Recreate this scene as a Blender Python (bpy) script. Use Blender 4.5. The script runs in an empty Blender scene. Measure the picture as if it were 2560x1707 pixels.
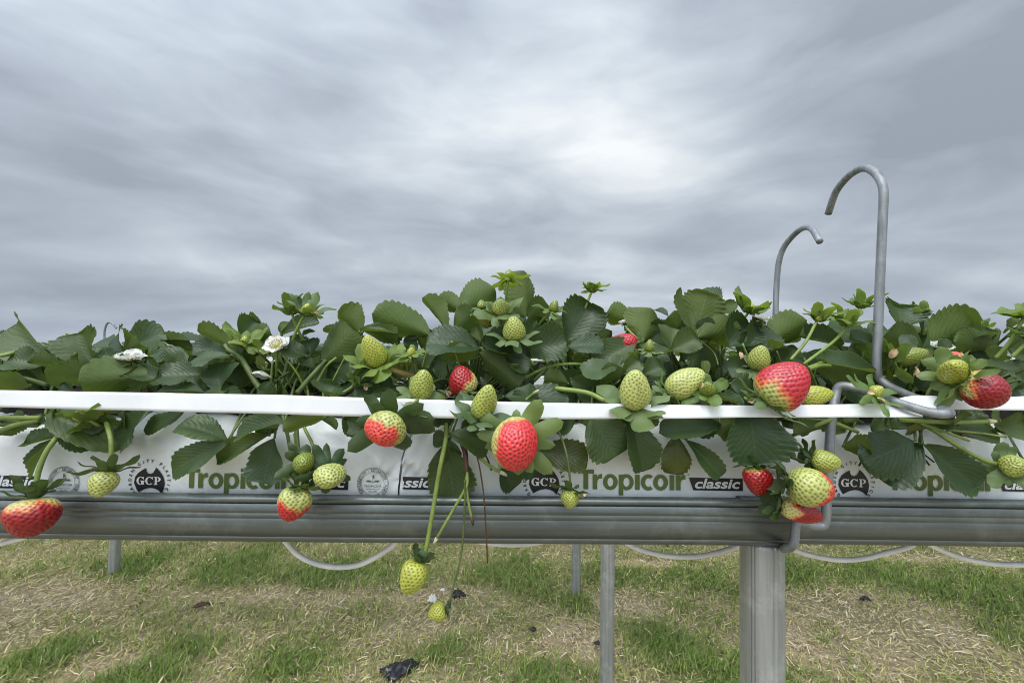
import bpy, bmesh, math, random
import numpy as np
from mathutils import Vector, Matrix

random.seed(7)
RNG = np.random.default_rng(11)
SC = bpy.context.scene
COL = SC.collection
R = math.radians

# ------------------------------------------------------------------ camera
CAM_Z = 1.13
F = 1000.0                      # focal length in photo pixels (2560 wide)
PITCH, ROLL = R(1.8), R(0.60)
fw = Vector((0, math.cos(PITCH), math.sin(PITCH)))
rt0 = Vector((1, 0, 0)); up0 = rt0.cross(fw)
rt = (rt0 * math.cos(ROLL) + up0 * math.sin(ROLL)).normalized()
up = rt.cross(fw).normalized()
cam_d = bpy.data.cameras.new("camera"); cam = bpy.data.objects.new("camera", cam_d); COL.objects.link(cam)
cam_d.sensor_width = 36.0; cam_d.lens = 36.0 * F / 2560.0
cam_d.clip_start = 0.01; cam_d.clip_end = 3000
M = Matrix((rt, up, -fw)).transposed().to_4x4(); M.translation = (0, 0, CAM_Z)
cam.matrix_world = M
SC.camera = cam

# ------------------------------------------------------------------ world: overcast sky
SUN_EL, SUN_AZ = R(64), R(205)   # azimuth measured from +Y clockwise; behind the camera
sun_dir = Vector((math.sin(SUN_AZ) * math.cos(SUN_EL), math.cos(SUN_AZ) * math.cos(SUN_EL), math.sin(SUN_EL)))
world = bpy.data.worlds.new("World"); SC.world = world; world.use_nodes = True
wn, wl = world.node_tree.nodes, world.node_tree.links
wn.clear()

class NT:
    """small helper for node trees"""
    def __init__(s, tree): s.n, s.l = tree.nodes, tree.links
    def node(s, t, **kw):
        x = s.n.new(t)
        for k, v in kw.items(): setattr(x, k, v)
        return x
    def link(s, a, b): s.l.new(a, b)
    def setin(s, node, i, v):
        if hasattr(v, 'is_linked') or isinstance(v, bpy.types.NodeSocket): s.l.new(v, node.inputs[i])
        else: node.inputs[i].default_value = v
    def math(s, op, a, b=0.0, c=0.0, clamp=False):
        m = s.n.new('ShaderNodeMath'); m.operation = op; m.use_clamp = clamp
        s.setin(m, 0, a); s.setin(m, 1, b)
        if op in ('MULTIPLY_ADD', 'SMOOTH_MIN', 'COMPARE'): s.setin(m, 2, c)
        return m.outputs[0]
    def vmath(s, op, a, b=(0, 0, 0)):
        m = s.n.new('ShaderNodeVectorMath'); m.operation = op
        s.setin(m, 0, a); s.setin(m, 1, b)
        return m.outputs['Value'] if op == 'DOT_PRODUCT' else m.outputs[0]
    def noise(s, vec, scale, detail=2, rough=.5, dist=0.0):
        m = s.n.new('ShaderNodeTexNoise')
        if vec is not None: s.l.new(vec, m.inputs['Vector'])
        m.inputs['Scale'].default_value = scale; m.inputs['Detail'].default_value = detail
        m.inputs['Roughness'].default_value = rough; m.inputs['Distortion'].default_value = dist
        return m.outputs[0]
    def ramp(s, fac, stops):
        m = s.n.new('ShaderNodeValToRGB'); e = m.color_ramp.elements
        s.setin(m, 0, fac)
        while len(e) < len(stops): e.new(0.5)
        for k, (p, c) in enumerate(stops):
            e[k].position = p; e[k].color = (c[0], c[1], c[2], 1) if not isinstance(c, (int, float)) else (c, c, c, 1)
        return m.outputs[0]
    def mix(s, fac, a, b, blend='MIX'):
        m = s.n.new('ShaderNodeMix'); m.data_type = 'RGBA'; m.blend_type = blend
        s.setin(m, 0, fac)
        for i, v in ((6, a), (7, b)):
            if isinstance(v, tuple): m.inputs[i].default_value = (v[0], v[1], v[2], 1)
            else: s.l.new(v, m.inputs[i])
        return m.outputs[2]
    def bump(s, h, strength, dist):
        m = s.n.new('ShaderNodeBump'); s.l.new(h, m.inputs['Height'])
        m.inputs['Strength'].default_value = strength; m.inputs['Distance'].default_value = dist
        return m.outputs[0]

w = NT(world.node_tree)
sky = w.node('ShaderNodeTexSky'); sky.sky_type = 'NISHITA'; sky.sun_disc = False
sky.sun_elevation = SUN_EL; sky.sun_rotation = SUN_AZ; sky.air_density = 1.0; sky.dust_density = 2.0
tc = w.node('ShaderNodeTexCoord')
dirv = tc.outputs['Generated']
sep = w.node('ShaderNodeSeparateXYZ'); w.link(dirv, sep.inputs[0])
dx, dy, dz = sep.outputs
zz = w.math('ADD', w.math('MAXIMUM', dz, 0.0), 0.20)
cmb = w.node('ShaderNodeCombineXYZ')
w.link(w.math('DIVIDE', dx, zz), cmb.inputs[0]); w.link(w.math('DIVIDE', dy, zz), cmb.inputs[1])
mp = w.node('ShaderNodeMapping'); w.link(cmb.outputs[0], mp.inputs[0])
mp.inputs['Rotation'].default_value = (0, 0, R(-8)); mp.inputs['Scale'].default_value = (0.6, 1.0, 1.0)
mp.inputs['Location'].default_value = (-4.2, 5.5, 2.4)
n1 = w.noise(mp.outputs[0], 0.75, 3, 0.45, 0.3)
n2 = w.noise(mp.outputs[0], 1.7, 4, 0.45, 0.25)
def lobe(px, py, k):
    d = (fw * F + rt * (px - 1280) - up * (py - 853.5)).normalized()
    dp = w.vmath('DOT_PRODUCT', dirv, tuple(d))
    return w.math('POWER', w.math('MAXIMUM', dp, 0.0), k)
mp3 = w.node('ShaderNodeMapping'); w.link(dirv, mp3.inputs[0]); mp3.inputs['Scale'].default_value = (1.0, 1.0, 3.2); mp3.inputs['Rotation'].default_value = (0, R(6), 0); mp3.inputs['Location'].default_value = (-4.2, 5.5, 2.4)
n3 = w.noise(mp3.outputs[0], 3.4, 5, 0.5, 0.35)
v = w.math('MULTIPLY_ADD', n1, 0.42, w.math('MULTIPLY_ADD', n2, 0.26, w.math('MULTIPLY', n3, 0.32)))
v = w.math('MULTIPLY_ADD', w.math('SUBTRACT', v, .5), 1.25, .49)
v = w.math('MULTIPLY_ADD', lobe(1520, 400, 22), 0.17, v)      # thinner cloud ahead
v = w.math('MULTIPLY_ADD', lobe(480, 320, 30), 0.055, v)
v = w.math('MULTIPLY_ADD', lobe(-100, 560, 20), -0.085, v)
v = w.math('MULTIPLY_ADD', lobe(700, 500, 40), -0.05, v)
v = w.math('MULTIPLY_ADD', lobe(2560, 350, 12), -0.03, v)
v = w.math('MULTIPLY_ADD', lobe(2150, 200, 40), -0.05, v)
v = w.math('MULTIPLY_ADD', lobe(150, 60, 25), -0.02, v)
cl = w.ramp(v, [(0.36, (.315, .355, .415)), (0.45, (.405, .455, .525)), (0.53, (.495, .555, .625)), (0.62, (.65, .71, .765)), (0.74, (.88, .915, .93))])
# low band near the horizon is bluer
hz = w.math('MULTIPLY', w.math('SUBTRACT', 1.0, w.math('MULTIPLY', w.math('MAXIMUM', dz, 0.0), 7.0), clamp=True), 0.38)
cl = w.mix(hz, cl, (.36, .43, .55))
# overcast luminance: brighter around the veiled sun, overhead and behind the camera
sd = w.vmath('DOT_PRODUCT', dirv, tuple(sun_dir))
glow = w.math('POWER', w.math('MULTIPLY_ADD', sd, 0.5, 0.5, clamp=True), 6.0)
bri = w.math('MULTIPLY_ADD', glow, 3.0, 0.76)
sc_ = w.node('ShaderNodeMix'); sc_.data_type = 'RGBA'; sc_.blend_type = 'MULTIPLY'; sc_.inputs[0].default_value = 1.0
w.link(cl, sc_.inputs[6])
cb = w.node('ShaderNodeCombineColor')
b10 = w.math('MULTIPLY', bri, 10.0)
for i in range(3): w.link(b10, cb.inputs[i])
w.link(cb.outputs[0], sc_.inputs[7])
sky_mix = w.mix(0.97, sky.outputs[0], sc_.outputs[2])
bg = w.node('ShaderNodeBackground'); bg.inputs[1].default_value = 0.1
w.link(sky_mix, bg.inputs[0])
wo = w.node('ShaderNodeOutputWorld'); w.link(bg.outputs[0], wo.inputs[0])

sun_l = bpy.data.lights.new("sun", 'SUN'); sun_l.energy = 1.2; sun_l.angle = R(25); sun_l.color = (1.0, 0.96, 0.9)
sun = bpy.data.objects.new("sun", sun_l); COL.objects.link(sun)
sun.rotation_euler = sun_dir.to_track_quat('Z', 'Y').to_euler()

SC.view_settings.view_transform = 'Standard'; SC.view_settings.look = 'None'
SC.view_settings.exposure = 0.42; SC.view_settings.gamma = 1.0
SC.cycles.max_bounces = 6; SC.cycles.diffuse_bounces = 3; SC.cycles.transparent_max_bounces = 4
SC.cycles.use_denoising = True; SC.cycles.filter_width = 1.0

# ------------------------------------------------------------------ helpers
def at(px, py, Y):
    d = fw * F + rt * (px - 1280) - up * (py - 853.5)
    t = Y / d.y
    return Vector((d.x * t, Y, CAM_Z + d.z * t))

ORG = {0: (0, 0), 1: (0, 700), 2: (600, 660), 3: (1200, 660), 4: (1860, 660), 5: (0, 1000), 6: (600, 1000), 7: (1200, 1000), 8: (1860, 1000)}
S = 3.357
def q(c, x, y):
    o = ORG[c]
    return (x, y) if c == 0 else (o[0] + x / S, o[1] + y / S)
def P(c, x, y, Y):
    a = q(c, x, y); return at(a[0], a[1], Y)
def mm(cpx, Y):                 # crop pixels to metres at a depth
    return cpx / S * Y / F

def tag(o, label=None, cat=None, group=None, kind=None):
    if label: o['label'] = label
    if cat: o['category'] = cat
    if group: o['group'] = group
    if kind: o['kind'] = kind
    return o
def empty(name, loc, label=None, cat=None, group=None):
    o = bpy.data.objects.new(name, None); o.empty_display_size = 0.02
    COL.objects.link(o); o.location = loc
    return tag(o, label, cat, group)

def mk(name, V, Fc, mat, parent=None, uv=None, col=None, smooth=True, origin=None):
    """V in world space; stored relative to parent's location (or origin)"""
    V = np.asarray(V, dtype=np.float64).reshape(-1, 3)
    off = np.array(parent_world(parent)) if parent is not None else (np.array(origin) if origin is not None else np.zeros(3))
    me = bpy.data.meshes.new(name)
    V = V - off
    if isinstance(Fc, np.ndarray) and Fc.ndim == 2:
        n, k = Fc.shape
        me.vertices.add(len(V)); me.vertices.foreach_set('co', V.astype(np.float32).ravel())
        me.loops.add(n * k); me.loops.foreach_set('vertex_index', Fc.astype(np.int32).ravel())
        me.polygons.add(n); me.polygons.foreach_set('loop_start', np.arange(0, n * k, k, dtype=np.int32))
        me.update(calc_edges=True)
    else:
        me.from_pydata(V.tolist(), [], [list(f) for f in Fc])
    if smooth: me.polygons.foreach_set('use_smooth', np.ones(len(me.polygons), dtype=bool))
    if uv is not None:
        li = np.zeros(len(me.loops), dtype=np.int32); me.loops.foreach_get('vertex_index', li)
        l = me.uv_layers.new(name='UVMap'); l.data.foreach_set('uv', np.asarray(uv, dtype=np.float32)[li].ravel())
    if col is not None:
        c = np.asarray(col, dtype=np.float32)
        if c.shape[1] == 3: c = np.hstack([c, np.ones((len(c), 1), np.float32)])
        a = me.color_attributes.new('Col', 'FLOAT_COLOR', 'POINT'); a.data.foreach_set('color', c.ravel())
    me.validate(); me.update()
    if mat is not None:
        for m_ in (mat if isinstance(mat, (list, tuple)) else [mat]): me.materials.append(m_)
    o = bpy.data.objects.new(name, me); COL.objects.link(o)
    if parent is not None: o.parent = parent
    elif origin is not None: o.location = origin
    return o
def parent_world(p):
    l = Vector((0, 0, 0))
    while p is not None:
        l += p.location; p = p.parent
    return l

def grid_faces(nr, nc, wrap=False):
    i = np.arange(nr - 1)[:, None]; j = np.arange(nc if wrap else nc - 1)[None, :]
    j2 = (j + 1) % nc
    a = i * nc + j; b = i * nc + j2; c = (i + 1) * nc + j2; d = (i + 1) * nc + j
    return np.stack([a, b, c, d], -1).reshape(-1, 4)

def smooth_path(pts, n=8):
    pts = [Vector(p) for p in pts]
    if len(pts) < 3:
        return [pts[0].lerp(pts[1], k / n) for k in range(n + 1)]
    out = []
    for i in range(len(pts) - 1):
        p0 = pts[max(i - 1, 0)]; p1 = pts[i]; p2 = pts[i + 1]; p3 = pts[min(i + 2, len(pts) - 1)]
        for k in range(n):
            t = k / n
            out.append(0.5 * ((2 * p1) + (p2 - p0) * t + (2 * p0 - 5 * p1 + 4 * p2 - p3) * t * t + (3 * p1 - p0 - 3 * p2 + p3) * t ** 3))
    out.append(pts[-1])
    return out

def tube_geo(path, r0, r1=None, sides=8, cap=True, square=1.0):
    r1 = r0 if r1 is None else r1
    path = [Vector(p) for p in path]
    n = len(path); V = []; prev = None
    for i, p in enumerate(path):
        t = (path[min(i + 1, n - 1)] - path[max(i - 1, 0)]).normalized()
        if prev is None:
            a = Vector((0, 0, 1)) if abs(t.z) < .9 else Vector((1, 0, 0))
            u = t.cross(a).normalized()
        else:
            u = (prev - t * prev.dot(t)).normalized()
        prev = u; vv = t.cross(u)
        r = r0 + (r1 - r0) * i / max(n - 1, 1)
        for k in range(sides):
            an = 2 * math.pi * k / sides
            V.append(p + u * (math.cos(an) * r) + vv * (math.sin(an) * r * square))
    Fc = grid_faces(n, sides, True).tolist()
    if cap:
        Fc.append(list(range(sides))[::-1]); Fc.append([(n - 1) * sides + k for k in range(sides)])
    return [tuple(v_) for v_ in V], Fc
def merge(geos):
    V, Fc = [], []
    for g in geos:
        o = len(V); V += list(g[0]); Fc += [[i + o for i in f] for f in g[1]]
    return V, Fc

# value noise for shapes (cheap sines)
def wob(x, y, z, s, seed=0.0):
    return (math.sin(x * s + seed * 1.7) * math.cos(y * s * 1.3 + seed) + math.sin(z * s * 1.1 + x * s * .6 + seed * 2.3) + .6 * math.sin((x + y - z) * s * 2.1 + seed * 3.1)) / 2.6

# ------------------------------------------------------------------ materials
def new_mat(name):
    m = bpy.data.materials.new(name); m.use_nodes = True
    t = NT(m.node_tree); t.n.clear()
    out = t.node('ShaderNodeOutputMaterial'); b = t.node('ShaderNodeBsdfPrincipled')
    t.link(b.outputs[0], out.inputs[0])
    return m, t, b, out

def simple(name, c, rough=.5, metal=0, spec=.5, noise=None, bump=None):
    m, t, b, o = new_mat(name)
    b.inputs['Base Color'].default_value = (*c, 1); b.inputs['Roughness'].default_value = rough
    b.inputs['Metallic'].default_value = metal; b.inputs['Specular IOR Level'].default_value = spec
    co = t.node('ShaderNodeTexCoord').outputs['Object']
    if noise:
        n_ = t.noise(co, noise[0], 5, .6)
        lo = tuple(x * (1 - noise[1]) for x in c); hi = tuple(min(1, x * (1 + noise[1])) for x in c)
        t.link(t.ramp(n_, [(.3, lo), (.7, hi)]), b.inputs['Base Color'])
    if bump:
        t.link(t.bump(t.noise(co, bump[0], 4, .6), bump[1], bump[2]), b.inputs['Normal'])
    return m

def leaf_mat(name, top, under, trans, veins=9.0, rough=.38, sheen=1.0):
    m, t, b, out = new_mat(name)
    uvn = t.node('ShaderNodeUVMap'); sp = t.node('ShaderNodeSeparateXYZ'); t.link(uvn.outputs[0], sp.inputs[0])
    u, v_ = sp.outputs[0], sp.outputs[1]
    au = t.math('ABSOLUTE', t.math('SUBTRACT', u, 0.5))
    co = t.node('ShaderNodeTexCoord').outputs['Object']
    jit = t.math('MULTIPLY', t.math('SUBTRACT', t.noise(co, 45, 3), .5), .20)
    ph = t.math('FRACT', t.math('MULTIPLY', t.math('ADD', t.math('SUBTRACT', v_, t.math('MULTIPLY', au, 0.85)), t.math('ADD', jit, 2.0)), veins))
    tri = t.math('ABSOLUTE', t.math('SUBTRACT', ph, 0.5))        # .5 at the vein, 0 between
    lat = t.math('SMOOTH_MIN', t.math('MULTIPLY', t.math('SUBTRACT', tri, .40), 10.0, clamp=True), 1.0, .1)
    mid = t.math('SUBTRACT', 1.0, t.math('MULTIPLY', au, 45.0), clamp=True)
    vein = t.math('MAXIMUM', t.math('MULTIPLY', lat, .75), mid)
    quilt = t.math('SUBTRACT', 1.0, t.math('POWER', t.math('MULTIPLY', tri, 2.0), 2.0))
    fine = t.noise(co, 420, 3, .6)
    h = t.math('MULTIPLY_ADD', fine, .35, t.math('MULTIPLY_ADD', t.noise(co, 150, 3, .5), 1.3, t.math('MULTIPLY', quilt, .45)))
    geo = t.node('ShaderNodeNewGeometry')
    back = geo.outputs['Backfacing']
    oi = t.node('ShaderNodeObjectInfo')
    pat = t.math('MULTIPLY_ADD', t.noise(co, 28, 4, .6), .7, t.math('MULTIPLY', oi.outputs['Random'], .5))
    tc_ = t.ramp(pat, [(.25, tuple(x * .68 for x in top)), (.55, top), (.85, (top[0] * 1.6, top[1] * 1.4, top[2] * 1.25))])
    vt = t.mix(t.math('MULTIPLY', vein, .34), tc_, (top[0] * 2.2 + .01, top[1] * 2.0, top[2] * 1.9))
    uc_ = t.ramp(pat, [(.25, tuple(x * .8 for x in under)), (.75, tuple(x * 1.2 for x in under))])
    vu = t.mix(t.math('MULTIPLY', vein, .40), uc_, tuple(min(1, x * 1.7) for x in under))
    colr = t.mix(back, vt, vu)
    hue = t.math('MULTIPLY', t.math('FRACT', t.math('MULTIPLY', oi.outputs['Random'], 7.3)), .55)
    colr = t.mix(hue, colr, t.mix(1.0, colr, (1.45, 1.22, .8), 'MULTIPLY'))
    rim = t.math('MULTIPLY', t.math('MULTIPLY', t.math('SUBTRACT', au, .475), 40.0, clamp=True), .55)
    colr = t.mix(rim, colr, (.16, .20, .10))
    t.link(colr, b.inputs['Base Color'])
    rg = t.math('MULTIPLY_ADD', back, .25, t.math('MULTIPLY_ADD', fine, .2, rough - .08))
    t.link(rg, b.inputs['Roughness'])
    b.inputs['Specular IOR Level'].default_value = .46 * sheen
    t.link(t.bump(h, .38, .0009), b.inputs['Normal'])
    tr = t.node('ShaderNodeBsdfTranslucent')
    t.link(t.mix(1.0, colr, (1.5, 1.55, .55), 'MULTIPLY'), tr.inputs[0])
    ms = t.node('ShaderNodeMixShader'); ms.inputs[0].default_value = trans
    t.link(b.outputs[0], ms.inputs[1]); t.link(tr.outputs[0], ms.inputs[2]); t.link(ms.outputs[0], out.inputs[0])
    return m

M_LEAF = leaf_mat('leaf_green', (.045, .084, .034), (.078, .122, .034), .34)
M_OLIVE = leaf_mat('leaf_olive', (.055, .075, .016), (.085, .11, .035), .30)
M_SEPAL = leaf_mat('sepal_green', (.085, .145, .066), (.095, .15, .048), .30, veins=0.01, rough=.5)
M_SHADED_SEPAL = leaf_mat('hanging_sepal_shaded', (.040, .078, .034), (.045, .075, .026), .25, veins=0.01, rough=.45)  # sepal green of the hanging berries, darkened to carry shade in the colour
M_YSEPAL = leaf_mat('young_sepal_green', (.10, .17, .045), (.14, .21, .055), .34, veins=0.01, rough=.5)

def berry_mat():
    m, t, b, out = new_mat('strawberry_skin')
    a = t.node('ShaderNodeVertexColor'); a.layer_name = 'Col'
    co = t.node('ShaderNodeTexCoord').outputs['Object']
    n_ = t.noise(co, 180, 3, .6)
    t.link(t.mix(t.math('MULTIPLY', n_, .25), a.outputs[0], (.9, .85, .8), 'MULTIPLY'), b.inputs['Base Color'])
    b.inputs['Roughness'].default_value = .33; b.inputs['Specular IOR Level'].default_value = .55
    b.inputs['Subsurface Weight'].default_value = .12; b.inputs['Subsurface Radius'].default_value = (.004, .0015, .001)
    b.inputs['Subsurface Scale'].default_value = .6
    b.inputs['Coat Weight'].default_value = .15; b.inputs['Coat Roughness'].default_value = .25
    t.link(t.bump(n_, .15, .0006), b.inputs['Normal'])
    return m
M_BERRY = berry_mat()
M_STEM = simple('stem_green', (.19, .26, .055), .5, noise=(60, .35), bump=(900, .25, .0005))
M_DSTEM = simple('leaf_stalk_green', (.085, .125, .03), .55, noise=(60, .35), bump=(900, .25, .0005))
M_BROWN = simple('dead_stalk_brown', (.07, .03, .018), .7, noise=(80, .4))
M_DRY = simple('dry_petal', (.55, .38, .24), .8, noise=(200, .3))
M_CUT = simple('cut_tip', (.5, .48, .3), .8)

def petal_mat():
    m, t, b, out = new_mat('white_petal')
    b.inputs['Base Color'].default_value = (.82, .83, .80, 1); b.inputs['Roughness'].default_value = .55
    co = t.node('ShaderNodeTexCoord').outputs['Object']
    t.link(t.bump(t.noise(co, 200, 3, .5), .3, .001), b.inputs['Normal'])
    tr = t.node('ShaderNodeBsdfTranslucent'); tr.inputs[0].default_value = (.8, .82, .75, 1)
    ms = t.node('ShaderNodeMixShader'); ms.inputs[0].default_value = .3
    t.link(b.outputs[0], ms.inputs[1]); t.link(tr.outputs[0], ms.inputs[2]); t.link(ms.outputs[0], out.inputs[0])
    return m
M_PETAL = petal_mat()
M_STAMEN = simple('stamen_yellow', (.52, .34, .04), .7, noise=(500, .4))

def galv(name, c, rough=.42, metal=.75, streak=(1, 1, 14), dirt=.35):
    m, t, b, out = new_mat(name)
    co = t.node('ShaderNodeTexCoord').outputs['Object']
    mp_ = t.node('ShaderNodeMapping'); t.link(co, mp_.inputs[0]); mp_.inputs['Scale'].default_value = streak
    n_ = t.noise(mp_.outputs[0], 9, 6, .62); n2_ = t.noise(co, 260, 3, .6); n3_ = t.noise(co, 35, 5, .7)
    lo = tuple(x * (1 - dirt) for x in c); hi = tuple(min(1, x * (1 + dirt)) for x in c)
    base = t.ramp(n_, [(.3, lo), (.5, c), (.72, hi)])
    base = t.mix(t.math('MULTIPLY', t.ramp(n3_, [(.5, 0), (.7, 1)]), .45), base, tuple(min(1, x * 1.6 + .03) for x in c))
    t.link(base, b.inputs['Base Color'])
    b.inputs['Metallic'].default_value = metal
    t.link(t.math('MULTIPLY_ADD', n2_, .25, rough - .1), b.inputs['Roughness'])
    t.link(t.bump(n2_, .12, .0006), b.inputs['Normal'])
    return m
M_GUTTER = galv('gutter_steel', (.155, .175, .172), .40, .78, (1, 30, 30), .18)
M_POST = galv('post_galvanised', (.36, .375, .37), .48, .5, (16, 16, .6), .24)
M_HOOK = galv('hook_wire_grey', (.235, .25, .26), .5, .4, (18, 18, 2), .35)
M_HOSE = simple('hose_translucent_white', (.86, .87, .85), .35, noise=(30, .2))

def film_mat():
    m, t, b, out = new_mat('growbag_film')
    co = t.node('ShaderNodeTexCoord').outputs['Object']
    n_ = t.noise(co, 14, 5, .6)
    n2_ = t.noise(co, 70, 4, .65)
    base = t.ramp(n_, [(.3, (.64, .66, .66)), (.6, (.73, .75, .75))])
    base = t.mix(t.math('MULTIPLY', t.ramp(n2_, [(.58, 0), (.72, 1)]), .14), base, (.42, .40, .34))
    t.link(base, b.inputs['Base Color'])
    b.inputs['Roughness'].default_value = .36; b.inputs['Specular IOR Level'].default_value = .5
    h = t.math('MULTIPLY_ADD', n2_, .35, t.noise(co, 26, 4, .55))
    t.link(t.bump(h, .35, .003), b.inputs['Normal'])
    return m
M_FILM = film_mat()
def tape_mat():
    m, t, b, out = new_mat('white_tape')
    co = t.node('ShaderNodeTexCoord').outputs['Object']
    n_ = t.noise(co, 25, 5, .6)
    t.link(t.ramp(n_, [(.3, (.70, .71, .72)), (.65, (.79, .80, .81))]), b.inputs['Base Color'])
    wv = t.node('ShaderNodeTexWave'); t.link(co, wv.inputs[0]); wv.inputs['Scale'].default_value = 300; wv.bands_direction = 'DIAGONAL'
    t.link(t.bump(wv.outputs[1], .15, .0004), b.inputs['Normal'])
    b.inputs['Roughness'].default_value = .5
    return m
M_TAPE = tape_mat()
M_COIR = simple('coir_dark', (.018, .013, .009), .95, noise=(160, .6), bump=(220, .8, .006))
M_GREEN_INK = simple('print_green', (.095, .15, .03), .45)
M_BLACK_INK = simple('print_black', (.012, .012, .016), .4)
M_WHITE_INK = simple('print_white', (.68, .70, .70), .4)
M_SEAL_INK = simple('print_grey_green', (.085, .12, .10), .5)
M_PLASTIC = simple('black_plastic', (.014, .014, .018), .32, bump=(60, .4, .004))
M_PALE = simple('pale_scrap', (.7, .69, .66), .6, noise=(90, .2))

# ------------------------------------------------------------------ ground
GREEN = [  # (x, y in photo px, radius x, radius y in metres) greener patches of the lawn, on the ground
    (560, 1430, .55, .22), (900, 1435, .5, .2), (1250, 1430, .45, .18), (1640, 1440, .5, .22), (2350, 1470, .55, .28), (2150, 1440, .3, .2),
    (150, 1640, .22, .12), (480, 1625, .16, .08), (1130, 1600, .14, .12), (320, 1690, .3, .1), (1650, 1600, .16, .12), (2080, 1590, .1, .08), (1450, 1500, .12, .1),
    (1690, 1640, .2, .1), (2480, 1560, .2, .2), (330, 1425, .3, .15), (1960, 1430, .2, .2), (700, 1660, .2, .1), (1380, 1690, .25, .08), (1850, 1690, .2, .1)]
BARE = [(90, 1500, .35, .16), (230, 1665, .14, .08), (640, 1490, .3, .07), (830, 1492, .2, .06), (1090, 1490, .18, .06), (2230, 1560, .35, .18), (2100, 1500, .2, .1),
        (1620, 1410, .2, .05), (1430, 1600, .12, .08), (1060, 1570, .2, .1), (2330, 1395, .3, .06), (2000, 1620, .1, .08), (30, 1590, .2, .1), (1560, 1500, .15, .08)]
def gpt(px, py):
    d = fw * F + rt * (px - 1280) - up * (py - 853.5)
    t = -CAM_Z / d.z
    return d.x * t, d.y * t
GP = [(*gpt(a, b), c, d) for a, b, c, d in GREEN]
BP = [(*gpt(a, b), c, d) for a, b, c, d in BARE]
def lawn_green(x, y):
    g = np.zeros_like(x); e = np.zeros_like(x)
    for cx, cy, rx, ry in GP: g = np.maximum(g, np.exp(-(((x - cx) / rx) ** 2 + ((y - cy) / ry) ** 2)))
    for cx, cy, rx, ry in BP: e = np.maximum(e, np.exp(-(((x - cx) / rx) ** 2 + ((y - cy) / ry) ** 2)))
    n_ = .5 + .22 * np.sin(x * 5.1 + 1.3 * np.sin(y * 4.3)) * np.cos(y * 6.2 + np.sin(x * 3.7)) + .16 * np.sin(x * 13 + y * 9 + 2 * np.sin(y * 7)) + .1 * np.sin(x * 27 - y * 31)
    return np.clip(.20 + n_ * .62 + g * .55 - e * .75, 0, 1), e

def build_ground():
    m, t, b, out = new_mat('lawn_soil')
    co = t.node('ShaderNodeTexCoord').outputs['Object']
    n_ = t.noise(co, 2.2, 6, .65); n2_ = t.noise(co, 60, 6, .7); n3_ = t.noise(co, 260, 4, .6)
    c = t.ramp(n2_, [(.3, (.26, .20, .12)), (.5, (.50, .40, .27)), (.7, (.64, .53, .38))])
    c = t.mix(t.ramp(n_, [(.42, 0), (.62, .55)]), c, (.16, .19, .06))
    c = t.mix(t.math('MULTIPLY', t.ramp(n3_, [(.45, 0), (.6, 1)]), .4), c, (.05, .045, .02))
    t.link(c, b.inputs['Base Color']); b.inputs['Roughness'].default_value = .95; b.inputs['Specular IOR Level'].default_value = .1
    t.link(t.bump(n2_, .8, .02), b.inputs['Normal'])
    xs = np.concatenate([np.linspace(-900, -12, 10), np.linspace(-6, 6, 60), np.linspace(12, 900, 10)])
    ys = np.concatenate([np.linspace(-300, -6, 6), np.linspace(-2, 6, 40), np.linspace(12, 1500, 12)])
    X, Yg = np.meshgrid(xs, ys); Z = .008 * np.sin(X * 3.1) * np.cos(Yg * 2.7) * (np.abs(X) < 7)
    V = np.stack([X, Yg, Z - .006], -1).reshape(-1, 3)
    o = mk('ground', V, grid_faces(len(ys), len(xs)), m); tag(o, kind='structure', label='patchy mown lawn with bare sandy soil below the raised rows')
build_ground()

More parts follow.
